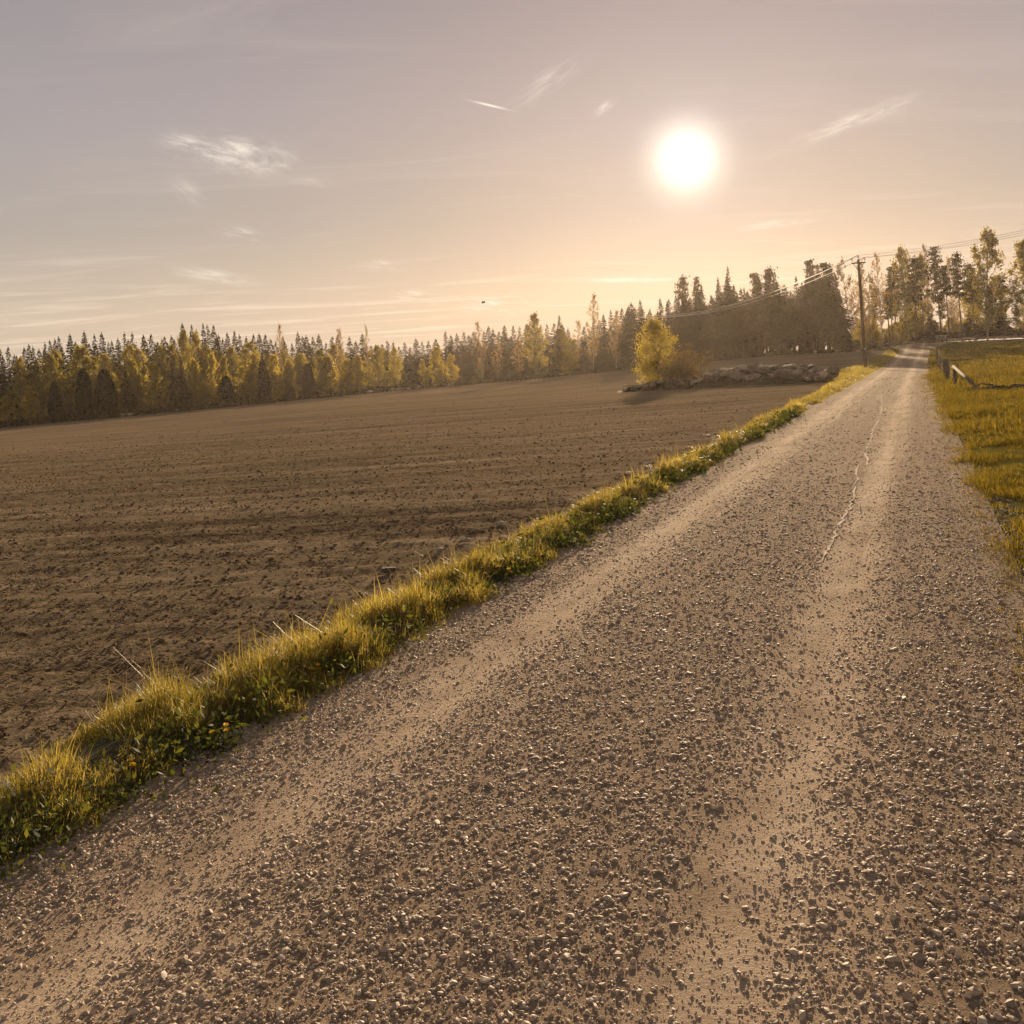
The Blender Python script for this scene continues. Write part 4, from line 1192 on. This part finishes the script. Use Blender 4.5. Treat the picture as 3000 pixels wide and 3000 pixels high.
tag(mt.build('stump', M_wbark, None, True, loc=(x, y, gz(x, y))), 'pale short stump post below the low blocky juniper', 'stump')
for px, y_, s, lb in ((266, 0, 0, ''),): pass
for px, py, s, lb in ((733, 1078 * 1.56, .17, 'brown clod, the biggest lump lying near the grass strip'), (1288, 1618, .12, 'pale stone lying on the field beside the grass strip'), (1365, 1588, .12, 'pale flat stone on the field, further along the grass strip'),
                      (1466, 1535, .10, 'small pale stone on the field nearest the far grass strip')):
    if px == 733: px, py = 1140, 1676
    x, y = place(px, py)
    o = link('stone', random.choice(ROCKS if 'brown' in lb else PROCKS), None, (x, y, gz(x, y) + s * .1), (0, .1, random.uniform(0, 6)), (s, s * .8, s * .8)); tag(o, lb, 'stone')

# low dry stone wall behind the far corner of the field
a0 = np.array(at_depth(2455, 137)); a1 = np.array(at_depth(2660, 139))
L_ = np.hypot(*(a1 - a0)); n = int(L_ / .42)
for i in range(n):
    for lay in range(2):
        p = a0 + (a1 - a0) * ((i + .5 * lay + random.uniform(-.2, .2)) / n); sz = random.uniform(.5, .75)
        if lay and random.random() < .25: continue
        o = link('rock', random.choice(ROCKS), None, (p[0], p[1] + random.uniform(-.2, .2), gz(*p) + .22 + lay * .36), (random.gauss(0, .2), random.gauss(0, .2), random.uniform(0, 6)), (sz, sz * .8, sz * .85))
        tag(o, 'dark stone in the low dry wall behind the far corner of the field', 'rock', 'stones of the low wall at the field corner')

# ------------------------------------------------------------------ utility poles and wires
POLES = []


def utility_pole(x, y, H, label, lean=0.0, group='utility poles along the wires'):
    ang_ = -math.atan2(19.5 - 27.5, 150 - 86) * 0 + WANG
    o = empty('utility_pole', (x, y, gz(x, y)), (0, lean, 0)); tag(o, label, 'utility pole', group)
    mb = MB(); zz1 = np.linspace(-.6, H, 9); mb.tube(np.stack([np.zeros(9), np.zeros(9), zz1], -1), np.linspace(.15, .10, 9), 12); mb.build('shaft', M_pole, o, True)
    rot = (0, 0, ang_)
    zc = H - .30
    mb = MB(); mb.box((0, .0, zc), (1.30, .09, .10), bev=.012); ob = mb.build('crossarm', M_steel, o, rot=rot)
    for sx in (-1, 1):
        mb = MB(); mb.tube([(sx * .50, -.02, zc - .04), (sx * .10, -.02, zc - .62)], [.022, .022], 6); mb.build('brace', M_steel, o, rot=rot)
    tips = []
    for sx in (-.6, 0, .6):
        hz = zc + .05 if sx else H - .02
        mb = MB(); mb.tube([(sx, 0, hz - .02), (sx, 0, hz + .12), (sx, 0, hz + .20), (sx, 0, hz + .24), (sx, 0, hz + .33), (sx, 0, hz + .38)], [.02, .02, .065, .05, .065, .03], 10)
        mb.build('insulator', M_glass, o, True, rot=rot)
        v_ = Matrix.Rotation(lean, 3, 'Y') @ (Matrix.Rotation(ang_, 3, 'Z') @ Vector((sx, 0, hz + .37)))
        tips.append(Vector((x, y, gz(x, y))) + v_)
    mb = MB(); mb.box((.0, -.155, 1.7), (.10, .012, .14)); mb.build('number_plate', M_lid, o)
    return o, tips


p1 = place(2536, 1080)
far = at_depth(1893, 146)
WANG = math.atan2(p1[1] - far[1], p1[0] - far[0]) + math.pi / 2
Hn = height_at(2516, 760, p1[1])
_, T1 = utility_pole(p1[0], p1[1], Hn, 'tall brown wooden utility pole in the grass between field and road', -.033)
Hf = height_at(1893, 930, 146)
_, T2 = utility_pole(far[0], far[1], Hf, 'far utility pole in front of the dark wood, only its pale insulators clear', 0)
for o_ in [c for c in bpy.data.objects if c.parent and c.name.startswith('insulator') and c.parent.name == 'utility_pole.001']: o_.scale = (1.5, 1.5, 1)
p3 = (p1[0] + (p1[0] - far[0]) * .78, p1[1] + (p1[1] - far[1]) * .78)
H3 = 9.3
_, T3 = utility_pole(p3[0], p3[1], H3, 'nearest utility pole in the pasture right of the picture', 0)


def wire(a, b, sag, label, r):
    n = 40; s = np.linspace(0, 1, n)
    P = np.array(a)[None] * (1 - s)[:, None] + np.array(b)[None] * s[:, None]; P[:, 2] -= sag * 4 * s * (1 - s)
    mb = MB(); mb.tube(P - P[0], r, 5); o = mb.build('power_line', M_wire, None, True, loc=tuple(P[0])); tag(o, label, 'power line', 'wires between the utility poles')


NM = ['left', 'middle', 'right']
order = sorted(range(3), key=lambda i: T1[i].y)
for k in range(3):
    wire(T2[k], T1[k], 1.55, ('lowest', 'middle', 'highest')[order.index(k)] + ' of three wires sagging from the utility pole to the far insulators', .030)
    wire(T1[k], T3[k], 1.0, ('nearest', 'middle', 'farthest')[order.index(k)] + ' of three wires rising to the right from the utility pole', .011)

# ------------------------------------------------------------------ pasture fence
def post(px, py, top, r, label, mat_=None, lean=(0, 0)):
    x, y = place(px, py); h = max(.5, height_at(px, top, y))
    mb = MB(); k = 5; z = np.linspace(-.3, h, k); mb.tube(np.stack([lean[0] * z, lean[1] * z, z], -1), np.linspace(r * 1.05, r * .92, k) * (1 + rng.normal(0, .03, k)), 9)
    o = mb.build('post', M_postw, None, True, loc=(x, y, gz(x, y)))
    return o, (x, y, gz(x, y), h)


fence = empty('pasture_fence', (*place(2775, 1108), 0)); fence.location.z = gz(fence.location.x, fence.location.y)
tag(fence, 'weathered wooden pasture fence with braced corner posts right of the road', 'fence')
fp = []
for px, py, top, r in ((2749, 1076, 1020, .055), (2756, 1088, 1040, .06), (2768, 1104, 1051, .085), (2777, 1112, 1052, .11), (2793, 1120, 1069, .06), (2799, 1129, 1072, .06), (2746, 1060, 1025, .05)):
    x, y = place(px, py); h = height_at(px, top, y); mb = MB(); k = 6; z = np.linspace(-.3, h, k)
    le = .28 if px == 2793 else (-.03 if px == 2799 else 0)
    mb.tube(np.stack([(z - 0) * 0 + le * z, 0 * z, z], -1) + np.array([x - le * 0, y, gz(x, y)]) - np.array(fence.location), np.linspace(r * 1.06, r * .94, k) * (1 + rng.normal(0, .03, k)), 9)
    mb.build('post', M_postw, fence, True); fp.append((x, y, gz(x, y), h))
FL = np.array(fence.location)
c = np.array(fp[5]); e = place(2868, 1142)
mb = MB(); mb.tube([(c[0] - .05, c[1], c[2] + c[3] - .02) - FL, (e[0], e[1], gz(*e) + .02) - FL], [.055, .06], 9); mb.build('brace', M_postw, fence, True)
cp = np.array(fp[3]); yb = cp[1]
mb = MB(); q0 = np.array([cp[0], yb, cp[2] + cp[3] - .05]); q1 = np.array([cp[0] + 1.1, yb - .2, cp[2] + cp[3] - .08 - .0]); mb.tube([q0 - FL, q1 - FL], [.04, .04], 8); mb.build('rail', M_postw, fence, True)
seq = [fp[6], fp[0], fp[1], fp[2], fp[3], fp[4], fp[5]]
for hf in (.25, .5, .75, .93):
    mb = MB(); P = [np.array([p[0], p[1] - .06, p[2] + p[3] * hf]) - FL for p in seq]; mb.tube(P, .0045, 5); mb.build('fence_wire', M_steel, fence, True)
for hf in (.4, .75, .95):
    mb = MB(); a_ = np.array([cp[0], cp[1], cp[2] + cp[3] * hf]); ex = np.array([cp[0] + 26, cp[1] + 3.5, gz(cp[0] + 26, cp[1] + 3.5) + .95 * hf]); s = np.linspace(0, 1, 12)[:, None]
    P = a_ * (1 - s) + ex * s; P[:, 2] -= .10 * 4 * (s * (1 - s))[:, 0]; mb.tube(P - FL, .0045, 5); mb.build('fence_wire', M_steel, fence, True)
for k in range(1, 6):
    x, y = cp[0] + 26 * k / 5, cp[1] + 3.5 * k / 5; mb = MB(); mb.tube(np.array([(x, y, gz(x, y) - .3), (x, y, gz(x, y) + 1.0)]) - FL, [.045, .04], 8); mb.build('post', M_postw, fence, True)

# added dark limbs standing in for the shadow under the fence brace
ex, ey = place(2900, 1146); br = empty('brace_shade', (ex, ey, gz(ex, ey))); mb = MB()
for i in range(26):
    a = random.gauss(0, .35) + (math.pi if random.random() < .5 else 0); L = random.uniform(.4, .9); z = random.uniform(.02, .2); cx_ = random.uniform(.1, 1.7)
    mb.tube([(cx_, random.gauss(0, .15), z), (cx_ + math.cos(a) * L * .5, math.sin(a) * L * .3, z + random.uniform(-.02, .12)), (cx_ + math.cos(a) * L, math.sin(a) * L * .6, z * .6)], [.03, .022, .01], 5, False)
o = mb.build('shade_limb', M_twig, br, True); tag(br, 'dark limbs added as the shadow below the slanting fence brace', 'branches')

# mailboxes by the crossing: three in a row on a rail
mx, my = at_depth(2752, 131); mz = gz(mx, my)
st = empty('mailbox_stand', (mx, my, mz)); tag(st, 'wooden rail stand carrying the mailboxes by the road top', 'stand')
for dx in (-.1, 1.0):
    mb = MB(); mb.box((dx, 0, .45), (.10, .10, 1.1), bev=.01); mb.build('post', M_postw, st)
mb = MB(); mb.box((.45, 0, 1.04), (1.5, .14, .08), bev=.01); mb.build('rail', M_postw, st)
for k, lb in ((0, 'leftmost mailbox with shining white lid on the stand'), (1, 'middle mailbox with shining white lid on the stand'), (2, 'rightmost mailbox with shining white lid on the stand')):
    mbx = empty('mailbox', (mx - .12 + k * .48, my, mz + 1.085), (0, 0, random.gauss(0, .05))); tag(mbx, lb, 'mailbox', 'mailboxes by the crossing')
    mb = MB(); mb.box((0, 0, .17), (.38, .30, .34), bev=.02); mb.build('box', M_box, mbx)
    mb = MB(); mb.box((0, 0, .375), (.42, .36, .05), rot=(.03, 0, 0), bev=.01); mb.build('lid', M_lid, mbx)
    mb = MB(); mb.box((0, -.154, .24), (.22, .01, .03)); mb.build('flap', M_lid, mbx)

# ------------------------------------------------------------------ dandelions by the road
def dandelion_meshes():
    ms = MB(); ms.tube([(0, 0, 0), (.004, 0, .06), (0, .003, .13)], [.0025, .0022, .002], 5)
    n = 46; th = np.arange(n) * 2.399; rr = .019 * np.sqrt((np.arange(n) + 1) / n); z = .13 + .010 * (1 - (rr / .019) ** 2)
    V = []; 
    for a, r, zz_ in zip(th, rr, z):
        c, s = math.cos(a), math.sin(a); w_ = .0032; L = .012
        V += [(c * r * .5 + s * w_, s * r * .5 - c * w_, zz_ - .003), (c * r * .5 - s * w_, s * r * .5 + c * w_, zz_ - .003), (c * (r * .5 + L) - s * w_, s * (r * .5 + L) + c * w_, zz_ + .002), (c * (r * .5 + L) + s * w_, s * (r * .5 + L) - c * w_, zz_ + .002)]
    fl = mesh('flower', V, np.arange(n * 4).reshape(n, 4), M_petal, rng.random(n * 4))
    P = []; V = []
    for k in range(8):
        a = k * .785 + random.uniform(-.2, .2); L = random.uniform(.07, .12); c, s = math.cos(a), math.sin(a); w_ = .012
        V += [(0, 0, .003), (c * L * .6 + s * w_, s * L * .6 - c * w_, .03), (c * L, s * L, .018), (c * L * .6 - s * w_, s * L * .6 + c * w_, .03)]
    lf = mesh('leaves', V, np.arange(32).reshape(8, 4), M_weed, rng.random(32))
    return ms.me('stem', M_weed), fl, lf


DM = dandelion_meshes()
DL = [(392, 2290), (410, 2315), (352, 2265), (683, 2190), (668, 2205), (700, 2200), (919, 1992), (930, 2003), (905, 2010), (940, 1996), (1074, 1935), (1082, 1950), (1417, 1694), (1430, 1690), (1470, 1686), (1490, 1690), (1505, 1696), (1600, 1545), (1618, 1543), (1640, 1541), (1582, 1550)]
for px, py in DL:
    x, y = place(px, py + 35 * 6 / max(3, (py - 1000) / 180) * .4); u_, v_ = xy2uv(x, y)
    u_ = min(u_, REDGE_L + .04); x, y = uv2xy(u_, v_); sc_ = .62 + .02 * v_
    o = empty('dandelion', (x, y, gz(x, y) + .0), (random.gauss(0, .12), random.gauss(0, .12), random.uniform(0, 6)), (sc_, sc_, sc_ * random.uniform(.9, 1.4)))
    tag(o, 'yellow dandelion flowering on the road side of the grass strip', 'dandelion', 'dandelions along the grass strip')
    link('stem', DM[0], o); link('flower', DM[1], o); link('leaves', DM[2], o)

# ------------------------------------------------------------------ bird in the sky
d = ray(1417, 887); D_ = 70
mb = MB(); mb.tube([(-.13, 0, 0), (-.07, 0, .01), (0, 0, .015), (.06, 0, .02), (.10, 0, .03)], [.008, .028, .035, .022, .006], 8)
for sy in (-1, 1):
    V = [(.05, 0, .02), (.03, sy * .14, .10), (-.03, sy * .30, .06), (-.05, sy * .13, .07), (-.05, 0, .02)]
    mb.add(np.array(V), T=[(0, 1, 4), (1, 3, 4), (1, 2, 3)])
o = mb.build('bird', M_bird, None, True, loc=(d[0] * D_, D_, EYE + d[2] * D_), rot=(0, -.1, .5), scale=(1.3, 1.3, 1.3))
tag(o, 'tiny dark bird flying above the middle forest', 'bird')

# ------------------------------------------------------------------ haze
HZ = True
if HZ:
    m = bpy.data.materials.new('haze_air'); m.use_nodes = True; t = NT(m.node_tree)
    pv = t.n('ShaderNodeVolumePrincipled', inp={'Color': (1.0, .83, .68, 1), 'Density': .00014, 'Anisotropy': .68})
    ou = t.n('ShaderNodeOutputMaterial'); m.node_tree.links.new(pv.outputs[0], ou.inputs['Volume'])
    mb = MB(); zlo = -18.0; zhi = 27.0
    mb.box((0, 0, (zlo + zhi) / 2), (604, 604, zhi - zlo)); o = mb.build('haze', m); tag(o, 'thin golden evening haze over field and forest', 'haze', kind='stuff')
